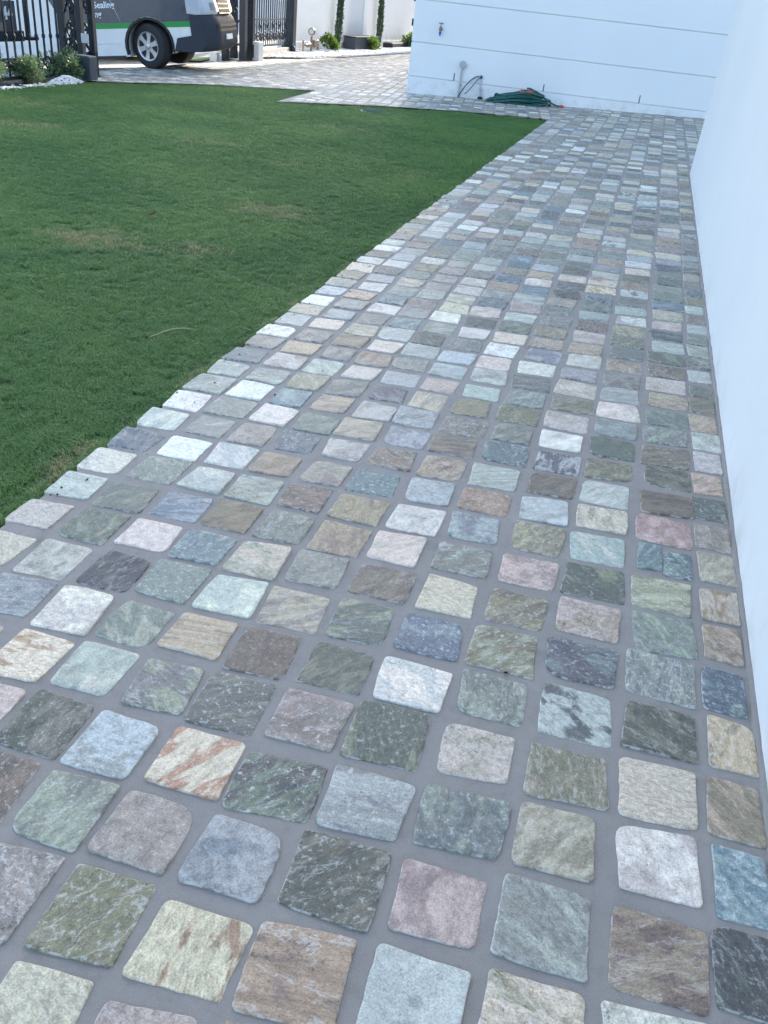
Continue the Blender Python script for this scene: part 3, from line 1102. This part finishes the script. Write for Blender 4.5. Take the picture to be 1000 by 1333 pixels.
def pier(loc, label, wide=0.40, pw=0.036):
    p_ = empty('gate_pier', loc, label, 'gate pier', 'open iron gate piers')
    h_ = wide / 2
    for sx in (-1, 1):
        for sy in (-1, 1):
            MB().box(sx * h_ - pw, sx * h_ + pw, sy * h_ - pw, sy * h_ + pw, -0.05, 2.1).build('post', M_IRON, p_, bevel=0.005)
    for zz in (0.24, 0.98, 2.05):
        MB().box(-h_ + 0.03, h_ - 0.03, -h_ + 0.03, h_ - 0.03, zz, zz + 0.03).build('tie_plate', M_IRON, p_)
    MB().box(-h_ - 0.05, h_ + 0.05, -h_ - 0.05, h_ + 0.05, -0.12, 0.02).build('base_plate', M_IRON, p_, bevel=0.006)
    for side in range(4):
        rot = Matrix.Rotation(side * math.pi / 2, 4, 'Z')
        for kk in range(4):
            z0 = 0.44 + kk * 0.42
            m_ = MB()
            m_.tube([rot @ Vector((h_, q[1] * .7, q[2])) for q in scroll(-0.01, z0 + 0.06, 0.09, 1.2, math.pi / 2, 1)], 0.011, 6)
            m_.tube([rot @ Vector((h_, q[1] * .7, q[2])) for q in scroll(0.02, z0 - 0.09, 0.075, 1.2, -math.pi / 2, 1)], 0.011, 6)
            m_.tube([rot @ Vector((h_, -0.08, z0 - 0.19)), rot @ Vector((h_, 0.0, z0)), rot @ Vector((h_, 0.08, z0 + 0.19))], 0.009, 6)
            m_.build('scroll', M_IRON, p_, smooth=True)
    return p_


pier((-6.93, 10.22, T(-6.9, 10.2)), 'dark iron gate pier beside the low shrubs, nearest the lawn', 0.25)
pier((-7.36, 15.72, T(-7.36, 15.72)), 'dark iron gate pier just right of the van front', 0.34, 0.055)
# motor boxes
o = MB().box(-0.11, 0.11, -0.08, 0.08, 0.0, 0.26).build('gate_motor', M_MOTOR, loc=(-6.66, 9.93, T(-6.66, 9.9)), bevel=0.012)
tag(o, 'dark grey gate motor box at the foot of the near gate pier', 'gate motor')
mo = empty('gate_motor', (-7.10, 15.95, T(-7.1, 15.95)), 'pale grey gate motor box at the foot of the far gate pier', 'gate motor')
MB().box(-0.08, 0.08, -0.11, 0.11, 0.0, 0.31).build('casing', M_PALECASE, mo, bevel=0.012)
MB().box(-0.072, -0.01, -0.116, -0.108, 0.05, 0.26).build('side_vent', M_BLACK, mo)
o = MB().box(-0.07, 0.07, -0.06, 0.06, 0.0, 0.15).build('sensor_post', M_PALECASE, loc=(-7.62, 15.3, T(-7.62, 15.3)), bevel=0.01)
tag(o, 'small pale grey box on the ground under the van bumper', 'sensor box')
o = MB().box(-0.05, 0.05, -0.004, 0.004, -0.05, 0.05).build('wall_plate', M_PALECASE, loc=(-6.72, 10.05, 0.21), bevel=0.003)
tag(o, 'small white plate fixed to the near gate pier', 'plate')

# far fence between gate pier and the garden wall
ff = empty('iron_fence', (-7.40, 16.1, T(-7.4, 16.2)), 'dark iron fence between the far gate pier and the garden wall', 'fence', rot=(0, 0, R_(5)))
for k in range(19):
    y = 0.10 + k * 0.132
    fence_bar(y, 0.18, 1.75, ff, 0.010, 0.55 if k % 2 else None)
for z0, h_ in ((0.17, 0.035), (0.62, 0.025), (1.55, 0.04)):
    MB().box(-0.02, 0.02, 0.05, 2.6, z0, z0 + h_).build('rail', M_IRON, ff)
for k in range(6):
    m = MB()
    m.tube(scroll(0.30 + k * 0.40, 0.34, 0.11, 1.5, math.pi, -1), 0.013, 6)
    m.tube(scroll(0.50 + k * 0.40, 0.32, 0.10, 1.5, 0, 1), 0.013, 6)
    m.tube(scroll(0.40 + k * 0.40, 0.52, 0.07, 1.3, math.pi / 2, 1), 0.012, 6)
    m.build('scroll', M_IRON, ff, smooth=True)
MB().box(-0.06, 0.06, 0.0, 2.55, -0.02, 0.13).build('kerb', simple('kerb_stone', (0.42, 0.38, 0.33), 0.8), ff, bevel=0.01)
ep = MB()
ep.box(-0.09, 0.09, -0.09, 0.09, -0.05, 1.95)
eo = empty('fence_post', (-7.63, 18.85, T(-7.6, 18.8)), 'dark iron end post between the far fence and garden wall', 'post')
ep.build('shaft', M_IRON, eo, bevel=0.01)
m = MB()
for sx in (-1, 1):
    m.tube([(q[1], -0.1, q[2]) for q in scroll(sx * 0.10, 0.12, 0.07, 1.2, math.pi / 2, sx)], 0.02, 6)
m.box(-0.16, 0.16, -0.13, 0.13, -0.05, 0.05)
m.build('base', M_IRON, eo, smooth='auto')

# ------------------------------------------------------------------ garden wall, gravel bed
gw = empty('garden_wall', (-7.86, 19.05, T(-7.9, 19)), 'long white garden wall behind the gravel bed and pencil pines', 'wall', rot=(0, 0, R_(-3.0)))
MB().box(-0.16, 0.0, 0, 26, -0.3, 1.95).build('wall', M_WHITE, gw, bevel=0.006)
MB().box(0.0, 0.016, 0.02, 26, -0.3, 0.19).build('plinth', M_WHITE, gw, bevel=0.003)
for y in (0.02, 4.6, 10.4, 16):
    MB().box(0.0, 0.035, y, y + 0.30, 0.195, 1.95).build('pilaster', M_WHITE, gw, bevel=0.005)

bed_poly = STRIP + [(-7.9, 33), (-7.82, 19.05), (-7.45, 18.7), (-7.40, 16.3)]


def bed_z(x, y):
    return T(x, y) + 0.02


gb = sheet('gravel_bed', STRIP + [(-7.15, 33), (-7.86, 19.0), (-7.45, 16.3)], lambda x, y: T(x, y) + (0.03 if x < -7.0 else 0.012), M_PEBBLE)
gb['kind'] = 'structure'


def pebble_mesh(name, pts_, rg, flat=0.65):
    vs_, fs_ = [], []
    for x, y, z, r in pts_:
        n0 = len(vs_)
        a0 = rg.uniform(0, 6.28)
        ex = rg.uniform(0.75, 1.3)
        for hz_, rr_ in ((-0.4, 0.7), (0.25, 1.0), (0.8, 0.55)):
            for k in range(5):
                a = a0 + k * 2 * math.pi / 5
                vs_.append((x + r * rr_ * ex * math.cos(a), y + r * rr_ / ex * math.sin(a), z + r * hz_ * flat))
        for q in range(2):
            for k in range(5):
                k2 = (k + 1) % 5
                fs_.append((n0 + q * 5 + k, n0 + q * 5 + k2, n0 + q * 5 + 5 + k2, n0 + q * 5 + 5 + k))
        fs_.append(tuple(n0 + 10 + k for k in range(5)))
    me = bpy.data.meshes.new(name)
    me.from_pydata(vs_, [], fs_)
    return me


rg = random.Random(9)
pp = []
for _ in range(26000):
    x, y = rg.uniform(-7.95, -6.35), rg.uniform(16.3, 32)
    if inpoly(x, y, STRIP + [(-7.15, 33), (-7.86, 19.0), (-7.45, 16.3)]) and len(pp) < 9000:
        mound = 0.05 * max(0, noise.noise(Vector((x * 1.5, y * 0.9, 0)))) + 0.03
        pp.append((x, y, T(x, y) + mound * min(1, (-6.42 - x) * 3 + 0.2), rg.uniform(0.018, 0.034)))
o = obj('white_gravel', pebble_mesh('white_gravel', pp, rg), mat=M_PEBBLE)
tag(o, 'white gravel covering the bed along the garden wall', 'gravel', kind='stuff')

# planting bed by the near fence
bed = sheet('planting_bed', [(-6.62, -2.5), (-6.62, 9.60), (-6.75, 9.76), (-7.3, 10.0), (-7.3, -2.5)], lambda x, y: SL * x - 0.02, M_SOIL)
bed['kind'] = 'structure'
pp = []
for _ in range(420):
    a, r = rg.uniform(0, 6.28), 0.24 * math.sqrt(rg.random())
    x, y = -6.60 + r * 0.55 * math.cos(a), 9.42 + r * 1.2 * math.sin(a)
    pp.append((x, y, SL * x - 0.01 + 0.075 * max(0, 1 - (r / 0.24) ** 1.3), rg.uniform(0.012, 0.022)))
o = obj('pebble_heap', pebble_mesh('pebble_heap', pp, rg), mat=M_PEBBLE)
tag(o, 'heap of white pebbles in front of the low shrubs by the gate pier', 'pebbles', kind='stuff')
pp = []
for _ in range(500):
    y = rg.uniform(6.2, 10.0)
    pp.append((-6.62 + rg.gauss(0, 0.05) - (0.1 if y > 9.6 else 0), y, SL * -6.6 - 0.012, rg.uniform(0.010, 0.020)))
o = obj('pebble_edging', pebble_mesh('pebble_edging', pp, rg), mat=M_PEBBLE)
tag(o, 'loose white pebbles along the edge of the planting bed', 'pebbles', kind='stuff')


# ------------------------------------------------------------------ plants
def foliage(n, shape, leaf_l, leaf_w, rg, up=0.5):
    vs_, fs_ = [], []
    for _ in range(n):
        c_, nrm = shape(rg)
        d = (nrm + Vector((rg.gauss(0, .5), rg.gauss(0, .5), rg.gauss(0, .4) + up))).normalized()
        s = d.cross(Vector((rg.gauss(0, 1), rg.gauss(0, 1), rg.gauss(0, 1))))
        if s.length < 1e-3:
            continue
        s.normalize()
        l, wd = leaf_l * rg.uniform(.7, 1.3), leaf_w * rg.uniform(.7, 1.3)
        n0 = len(vs_)
        nn = d.cross(s) * (wd * 0.35)
        vs_ += [c_, c_ + d * l * .5 + s * wd + nn, c_ + d * l, c_ + d * l * .5 - s * wd + nn]
        fs_ += [(n0, n0 + 1, n0 + 2), (n0, n0 + 2, n0 + 3)]
    return MB().add(vs_, fs_)


def blob_shape(clumps):
    def sh(rg):
        c_, r = rg.choice(clumps)
        while True:
            d = Vector((rg.uniform(-1, 1), rg.uniform(-1, 1), rg.uniform(-1, 1)))
            if 0.05 < d.length < 1:
                break
        return Vector(c_) + d * r, d.normalized()
    return sh


def shrub(loc, label, group, size, nleaf, ll, lw, mat, seed, up=0.5, cat='shrub', name='shrub'):
    rg = random.Random(seed)
    e = empty(name, loc, label, cat, group)
    cl = []
    for i in range(13):
        a = rg.uniform(0, 6.28)
        r = size[0] * math.sqrt(rg.random()) * 0.75
        zc = size[1] * rg.uniform(0.28, 0.85) * (1 - 0.35 * r / size[0])
        cl.append(((r * math.cos(a), r * math.sin(a), zc), size[0] * rg.uniform(0.25, 0.45)))
    foliage(nleaf, blob_shape(cl), ll, lw, rg, up).build('foliage', mat, e)
    m = MB()
    for c_, r in cl[:8]:
        m.tube([(c_[0] * 0.15, c_[1] * 0.15, -0.02), (c_[0] * 0.5, c_[1] * 0.5, c_[2] * 0.5), c_], [0.008, 0.006, 0.003], 5)
    m.build('stems', M_BARK, e)
    return e


labs = ['low green shrub under the fence at the left edge of the photo', 'low green shrub under the fence, middle one of the three', 'low green shrub beside the white pebble heap and gate pier']
for (x, y, sz), lb, sd_ in zip(((-6.86, 8.42, (.27, .36)), (-6.86, 9.02, (.22, .30)), (-6.80, 9.68, (.26, .33))), labs, (3, 4, 5)):
    shrub((x, y, SL * x - 0.02), lb, 'low shrubs under the near fence', sz, 2600, 0.045, 0.007, M_LEAF_GREY, sd_, 0.3)
for x, y, sz, lb, sd_ in ((-7.45, 20.75, (.20, .42), 'yellow-green shrub next to the bronze pipework by the garden wall', 12),
                          (-7.18, 23.2, (.20, .34), 'yellow-green shrub between the two pencil pines in front of the dark box', 13),
                          (-7.10, 26.65, (.24, .46), 'dark green shrub with yellow tips beside the house corner', 14)):
    shrub((x, y, T(x, y) + 0.02), lb, 'shrubs on the gravel bed', sz, 420, 0.085, 0.024, M_LEAF_GLOSS, sd_, 0.6)


def pine(loc, label, seed, lean):
    rg = random.Random(seed)
    e = empty('pencil_pine', loc, label, 'tree', 'pencil pines against the garden wall')

    def prof(z):
        s = z / 1.9
        return 0.088 * (0.35 + 0.65 * min(1, s / 0.22)) * (1 - max(0, s - 0.2) * 0.95) + 0.012

    def sh(rg):
        z = rg.uniform(0.0, 1.85) ** 1.0
        a = rg.uniform(0, 6.28)
        r = prof(z) * math.sqrt(rg.uniform(0.3, 1)) * (0.8 + 0.4 * noise.noise(Vector((math.cos(a) * 2, math.sin(a) * 2, z * 6 + seed))))
        return Vector((r * math.cos(a) + lean * z, r * math.sin(a), z + 0.05)), Vector((math.cos(a) * 0.5, math.sin(a) * 0.5, 1.2))
    foliage(2600, sh, 0.06, 0.010, rg, 0.6).build('crown', M_LEAF_PINE, e)
    MB().tube([(0, 0, -0.05), (lean * 1.0, 0, 1.0), (lean * 1.8, 0, 1.8)], [0.022, 0.014, 0.004], 7).build('trunk', M_BARK, e, smooth=True)
    return e


pine((-7.56, 21.65, T(-7.7, 22)), 'slim dark pencil pine next to the bronze pipework', 5, 0.03)
pine((-7.41, 24.55, T(-7.7, 26)), 'slim dark pencil pine further right, nearer the house', 6, 0.0)

# dark planter box and low trough
o = empty('planter_box', (-7.42, 23.1, T(-7.6, 24)), 'dark grey box between the two pencil pines', 'box', rot=(0, 0, R_(-3)))
MB().box(-0.16, 0.16, -0.82, 0.82, 0, 0.30).build('body', M_MOTOR, o, bevel=0.012)
MB().box(-0.175, 0.175, -0.84, 0.84, 0.302, 0.325).build('lid', M_IRON, o, bevel=0.006)
o = empty('low_trough', (-7.28, 26.3, T(-7.6, 28)), 'long low dark trough at the foot of the garden wall by the house corner', 'trough')
MB().box(-0.14, 0.14, -1.3, 1.0, 0, 0.17).build('body', M_IRON, o, bevel=0.02)
MB().box(-0.10, 0.10, -1.26, 0.96, 0.172, 0.180).build('top', M_BLACK, o)

# water meter pipework
vz = T(-7.5, 19.8)
va = empty('water_meter', (-7.50, 19.75, vz), 'bronze water pipework with a round dial in the gravel bed', 'water meter')
m = MB()
m.tube([(0, 0, 0), (0, 0, 0.33)], 0.024, 10)
m.tube([(0, 0.42, 0), (0, 0.42, 0.20), (0, 0.40, 0.24), (0, 0.32, 0.25)], 0.022, 10)
m.build('standpipe', M_COPPER, va, smooth='auto')
MB().tube([(0, -0.36, 0.17), (0, 0.40, 0.20)], 0.024, 10).build('cross_pipe', M_COPPER, va, smooth='auto')
MB().tube([(0, -0.30, 0.16), (0, -0.22, 0.165), (0, -0.16, 0.17), (0, -0.08, 0.175)], [0.025, 0.05, 0.05, 0.028], 12).build('valve_body', M_COPPER, va, smooth='auto')
m = MB()
m.lathe([(0.0, -0.03), (0.075, -0.03), (0.08, 0.0), (0.075, 0.03), (0.0, 0.03)], 20, 'Y', (0, 0, 0.42))
m.build('dial', M_COPPER, va, smooth='auto')
MB().lathe([(0.0, -0.033), (0.055, -0.034), (0.055, -0.030), (0.0, -0.030)], 18, 'Y', (0, 0, 0.42)).build('dial_face', M_PALECASE, va)
MB().box(-0.05, 0.05, 0.10, 0.30, 0.12, 0.26).build('meter_box', M_COPPER, va, bevel=0.015)
MB().box(-0.015, 0.015, -0.50, -0.47, 0, 0.26).build('stake', simple('timber_stake', (0.35, 0.22, 0.12), 0.8), va)

# ------------------------------------------------------------------ the street beyond the fence
vg = sheet('verge', [(-13.0, 14.9), (-7.78, 15.05), (-7.86, 17.0), (-13.0, 17.3)], lambda x, y: T(x, y) + 0.03, M_VERGE)
vg['kind'] = 'structure'
M_CONC = simple('pale_concrete', (0.50, 0.48, 0.44), 0.85, var=0.12, scale=3, bump=0.004)
fpth = sheet('footpath', [(-14.5, 17.4), (-7.98, 17.1), (-8.05, 60.0), (-14.5, 60.0)], lambda x, y: T(x, y) + 0.012, M_CONC)
fpth['kind'] = 'structure'
nb = empty('street_house', (-17.0, 24, -0.3), 'pale house across the street seen through the far fence', 'house', rot=(0, 0, R_(-38)))
MB().box(-3, 0, -9, 14, -0.3, 4.5).build('wall', M_WHITE, nb, bevel=0.01)
MB().box(-3.6, 0.5, -9.5, 14.5, 4.505, 4.7).build('roof', M_MOTOR, nb)
for y in (-6, -2, 3, 8):
    wo = MB().box(0.002, 0.03, y, y + 1.6, 0.9, 2.4).build('window', M_PALECASE, nb)
    MB().box(0.031, 0.036, y + 0.08, y + 1.52, 0.98, 2.32).build('pane', M_VANGREY, wo)
# ------------------------------------------------------------------ van (nose towards the yard, climbing the driveway ramp)
VL, VW = R_(12), 1.50
van = empty('delivery_van', (-7.05, 12.19, T(-7.05, 12.19)), 'white and dark grey van with green stripe parked in the gateway', 'van', rot=(0, 0, 0))
van.rotation_mode = 'XYZ'
van.matrix_world = Matrix.Translation((-7.05, 12.19, T(-7.05, 12.19))) @ Matrix.Rotation(VL, 4, 'Z') @ Matrix.Rotation(R_(-7.0), 4, 'Y')
WRAD, WB = 0.29, -2.72


def arch(cx, r, n=14):
    return [(cx + r * math.cos(math.pi - math.pi * i / n) * -1, 0.27 + r * math.sin(math.pi * i / n)) for i in range(n + 1)]


def arc_pts(cx, r, a0, a1, n=14):
    return [(cx + r * math.cos(a0 + (a1 - a0) * i / n), 0.29 + r * math.sin(a0 + (a1 - a0) * i / n)) for i in range(n + 1)]


def extrude_y(outline, y0, y1):
    n = len(outline)
    m_ = MB()
    m_.add([(x, y0, z) for x, z in outline] + [(x, y1, z) for x, z in outline], [tuple(range(n)), tuple(range(2 * n - 1, n - 1, -1))] + [(i, n + i, n + (i + 1) % n, (i + 1) % n) for i in range(n)])
    return m_


def nose(y):
    d = min(y, VW - y)
    return -0.16 * max(0.0, 1.0 - max(0.0, d + 0.02) / 0.34) ** 2.2


def loft_y(outline, y0, y1, n=9, keep=0.62):
    ys = [y0 + (y1 - y0) * i / n for i in range(n + 1)]
    m_ = MB()
    k_ = len(outline)
    vs_, fs_ = [], []
    for y in ys:
        for x, z in outline:
            wgt = min(1.0, max(0.0, (x - keep) / 0.2))
            vs_.append((x + nose(y) * wgt, y, z))
    for i_ in range(n):
        for j_ in range(k_):
            j2 = (j_ + 1) % k_
            fs_.append((i_ * k_ + j_, (i_ + 1) * k_ + j_, (i_ + 1) * k_ + j2, i_ * k_ + j2))
    fs_.append(tuple(range(k_)))
    fs_.append(tuple(n * k_ + j_ for j_ in range(k_ - 1, -1, -1)))
    return m_.add(vs_, fs_)


AR = 0.335
body_out = [(-3.55, 0.20), (WB - 0.36, 0.17)] + arc_pts(WB, AR, math.pi + 0.35, -0.35) + [(-0.36, 0.165)] + arc_pts(0, AR, math.pi + 0.38, -0.30) + [(0.36, 0.24), (0.84, 0.26), (0.88, 0.50), (0.85, 0.82), (0.74, 0.98), (0.28, 1.55), (0.05, 1.66), (-3.4, 1.70), (-3.58, 1.5)]
loft_y(body_out, 0.0, VW, 28, 0.50).build('body', M_VANWHITE, van, smooth='auto')
# dark inner wheel house so the arch reads as deep
extrude_y(arc_pts(0, AR + 0.008, math.pi + 0.3, -0.3), 0.26, 0.30).build('wheel_house', M_BLACK, van)
# arch lips
for cx in (0.0, WB):
    ol = arc_pts(cx, AR + 0.030, math.pi + 0.30, -0.25)
    il = arc_pts(cx, AR - 0.004, math.pi + 0.30, -0.25)
    n = len(ol)
    m = MB()
    m.add([(x, -0.006, z) for x, z in ol] + [(x, -0.006, z) for x, z in il] + [(x, 0.06, z) for x, z in il] + [(x, 0.02, z) for x, z in ol],
          [(i, i + 1, n + i + 1, n + i) for i in range(n - 1)] + [(n + i, n + i + 1, 2 * n + i + 1, 2 * n + i) for i in range(n - 1)] + [(3 * n + i, 3 * n + i + 1, i + 1, i) for i in range(n - 1)])
    m.build('wheel_arch', M_BLACK, van, smooth='auto')
# wrap: dark grey upper graphics, green stripe; thin sheets on the flank
SZ0, SZ1 = 0.520, 0.588


def flank(name, outline, mat, y=-0.0035):
    return extrude_y(outline, y, 0.001 if y > -0.005 else -0.002).build(name, mat, van)


aF = lambda a: (AR + 0.032) * math.cos(a)
arcR = [(x, z) for x, z in arc_pts(0, AR + 0.032, math.pi - 0.86, 0.95) if z > SZ1 + 0.003]
flank('grey_wrap', [(-1.62, 1.45), (-1.30, SZ1)] + arcR[:1] and [(-1.66, 1.45), (-1.22, SZ1), (-(AR + 0.032) * math.cos(math.asin(min(1, (SZ1 - .29) / (AR + .032)))), SZ1)] + arcR + [((AR + 0.032) * math.cos(math.asin((SZ1 - .29) / (AR + .032))), SZ1), (0.66, SZ1), (0.60, 0.98), (0.25, 1.45)], M_VANGREY)
xa = (AR + 0.032) * math.cos(math.asin((SZ1 - .29) / (AR + .032)))
xb = (AR + 0.032) * math.cos(math.asin((SZ0 - .29) / (AR + .032)))
flank('green_stripe', [(-1.22, SZ1 - .001), (-1.20, SZ0), (-xb, SZ0), (-xa, SZ1 - .001)], M_GREEN, -0.0042)
flank('green_stripe', [(xa, SZ1 - .001), (xb, SZ0), (0.66, SZ0), (0.66, SZ1 - .001)], M_GREEN, -0.0042)
flank('sill', [(-2.35, 0.150), (-0.37, 0.150), (-0.37, 0.180), (-2.35, 0.180)], M_BUMPER, -0.006)
# door cut line: curved light line in the grey wrap
m = MB()
m.tube([(-0.62 + 0.25 * s - 0.02 * math.sin(s * 3), -0.0045, 1.20 - 0.60 * s ** 1.3) for s in [i / 14 for i in range(15)]], 0.004, 5)
m.build('door_seam', M_PALECASE, van, smooth=True)
flank('body_crease', [(-2.3, 0.335), (-0.45, 0.335), (-0.40, 0.345), (-2.3, 0.347)], M_VANWHITE, -0.007)
text_mesh('lettering', 'Sealing', 0.112, M_TEXT, van, (-0.735, -0.0055, 0.775), (math.pi / 2, 0, 0), 0.002)
text_mesh('lettering', 'ing', 0.112, M_TEXT, van, (-0.765, -0.0055, 0.665), (math.pi / 2, 0, 0), 0.002)
# front bumper, lamps and grille: lofted across the van so that the nose curves back at both corners
bo = [(0.36, 0.22), (0.60, 0.205), (0.88, 0.20), (0.945, 0.235), (0.975, 0.30), (0.99, 0.42), (0.985, 0.54), (0.965, 0.61), (0.93, 0.655), (0.66, 0.672), (0.665, 0.41), (0.42, 0.385)]
bp = loft_y(bo, -0.016, VW + 0.016, 28).build('bumper', M_BUMPER, van, smooth='auto')
for z in (0.465, 0.525):
    loft_y([(0.90, z - 0.018), (0.995, z - 0.018), (0.995, z + 0.018), (0.90, z + 0.018)], 0.16, VW - 0.16, 20, 0.5).build('air_intake', M_BLACK, bp)
loft_y([(0.90, 0.34), (0.998, 0.34), (0.998, 0.41), (0.90, 0.41)], 0.58, 0.92, 4, 0.5).build('number_plate', M_TEXT, bp)
for y0, y1 in ((-0.010, 0.40), (VW - 0.40, VW + 0.010)):
    hl = loft_y([(0.60, 0.680), (0.93, 0.662), (0.955, 0.70), (0.93, 0.84), (0.85, 0.985), (0.59, 0.96)], y0, y1, 10).build('headlamp', M_LAMP, van, smooth='auto')
    loft_y([(0.80, 0.70), (0.957, 0.71), (0.935, 0.81), (0.80, 0.82)], y0 + 0.14, y1 - 0.10, 5).build('lamp_bowl', M_CHROME, hl, smooth='auto')
gr = loft_y([(0.82, 0.665), (0.962, 0.668), (0.935, 0.90), (0.82, 0.93)], 0.42, VW - 0.42, 8).build('grille', M_CHROME, van, smooth='auto')
for z in (0.705, 0.765, 0.825, 0.88):
    loft_y([(0.87, z - 0.022), (0.966 - (z - 0.67) * 0.10, z - 0.022), (0.966 - (z - 0.67) * 0.13, z + 0.022), (0.87, z + 0.022)], 0.45, VW - 0.45, 6).build('grille_slot', M_BLACK, gr)
MB().box(0.30, 0.62, -0.0045, -0.003, 0.945, 0.951).build('panel_gap', M_BLACK, van)
MB().box(0.655, 0.661, -0.0048, -0.003, 0.53, 0.96).build('panel_gap', M_BLACK, van)
# windscreen and side glass
extrude_y([(0.785, 1.00), (0.795, 1.005), (0.295, 1.555), (0.285, 1.55)], 0.10, VW - 0.10).build('windscreen', M_BLACK, van)
flank('side_window', [(-0.55, 1.08), (0.44, 1.02), (0.16, 1.46), (-0.55, 1.50)], M_BLACK, -0.006)
# wheels
STEER = R_(-22)


def wheel(x, y, side, steer):
    wr = bpy.data.objects.new('wheel', None)
    COL.objects.link(wr)
    wr.empty_display_size = 0.1
    wr.parent = van
    wr.location = (x, y, WRAD)
    wr.rotation_euler = (0, 0, steer)
    s = side
    tp = [(0.178, s * 0.085), (0.20, s * 0.098), (0.255, s * 0.10), (0.282, s * 0.082), (WRAD, s * 0.045), (WRAD, -s * 0.045), (0.282, -s * 0.082), (0.25, -s * 0.10), (0.18, -s * 0.09)]
    MB().lathe(tp, 40, 'Y').build('tyre', M_TYRE, wr, smooth='auto')
    MB().lathe([(0.0, s * 0.045), (0.16, s * 0.045), (0.17, s * 0.088), (0.186, s * 0.100), (0.184, s * 0.104), (0.176, s * 0.088), (0.165, s * 0.035), (0.0, s * 0.03)], 40, 'Y').build('rim', M_BLACK, wr, smooth='auto')
    m_ = MB()
    m_.lathe([(0.164, s * 0.086), (0.170, s * 0.100), (0.186, s * 0.106), (0.187, s * 0.09)], 40, 'Y')
    m_.f = m_.f[:-2]
    for k in range(6):
        a = k * math.pi / 3 + 0.26
        ca, sa = math.cos(a), math.sin(a)
        pts_ = []
        for (r, hw, dp) in ((0.03, 0.030, 0.098), (0.10, 0.027, 0.094), (0.178, 0.040, 0.101)):
            pts_.append(((r * ca - hw * sa, s * dp, r * sa + hw * ca), (r * ca + hw * sa, s * dp, r * sa - hw * ca), (r * ca + hw * sa * 1.1, s * (dp - 0.03), r * sa - hw * ca * 1.1), (r * ca - hw * sa * 1.1, s * (dp - 0.03), r * sa + hw * ca * 1.1)))
        vv = [q for row in pts_ for q in row]
        ff_ = []
        for i_ in range(2):
            for j_ in range(4):
                j2 = (j_ + 1) % 4
                ff_.append((i_ * 4 + j_, i_ * 4 + j2, i_ * 4 + 4 + j2, i_ * 4 + 4 + j_))
        m_.add(vv, ff_)
    m_.build('wheel_trim', M_RIM, wr, smooth='auto')
    MB().lathe([(0.0, s * 0.112), (0.028, s * 0.112), (0.042, s * 0.104), (0.046, s * 0.08)][::-1], 20, 'Y').build('hub_cap', M_RIM, wr, smooth='auto')
    return wr


wheel(0, 0.115, -1, STEER)
wheel(0, VW - 0.115, 1, STEER)
wheel(WB, 0.115, -1, 0)
wheel(WB, VW - 0.115, 1, 0)
# underbody
MB().box(-3.3, 0.6, 0.25, VW - 0.25, 0.19, 0.30).build('underbody', M_BLACK, van)
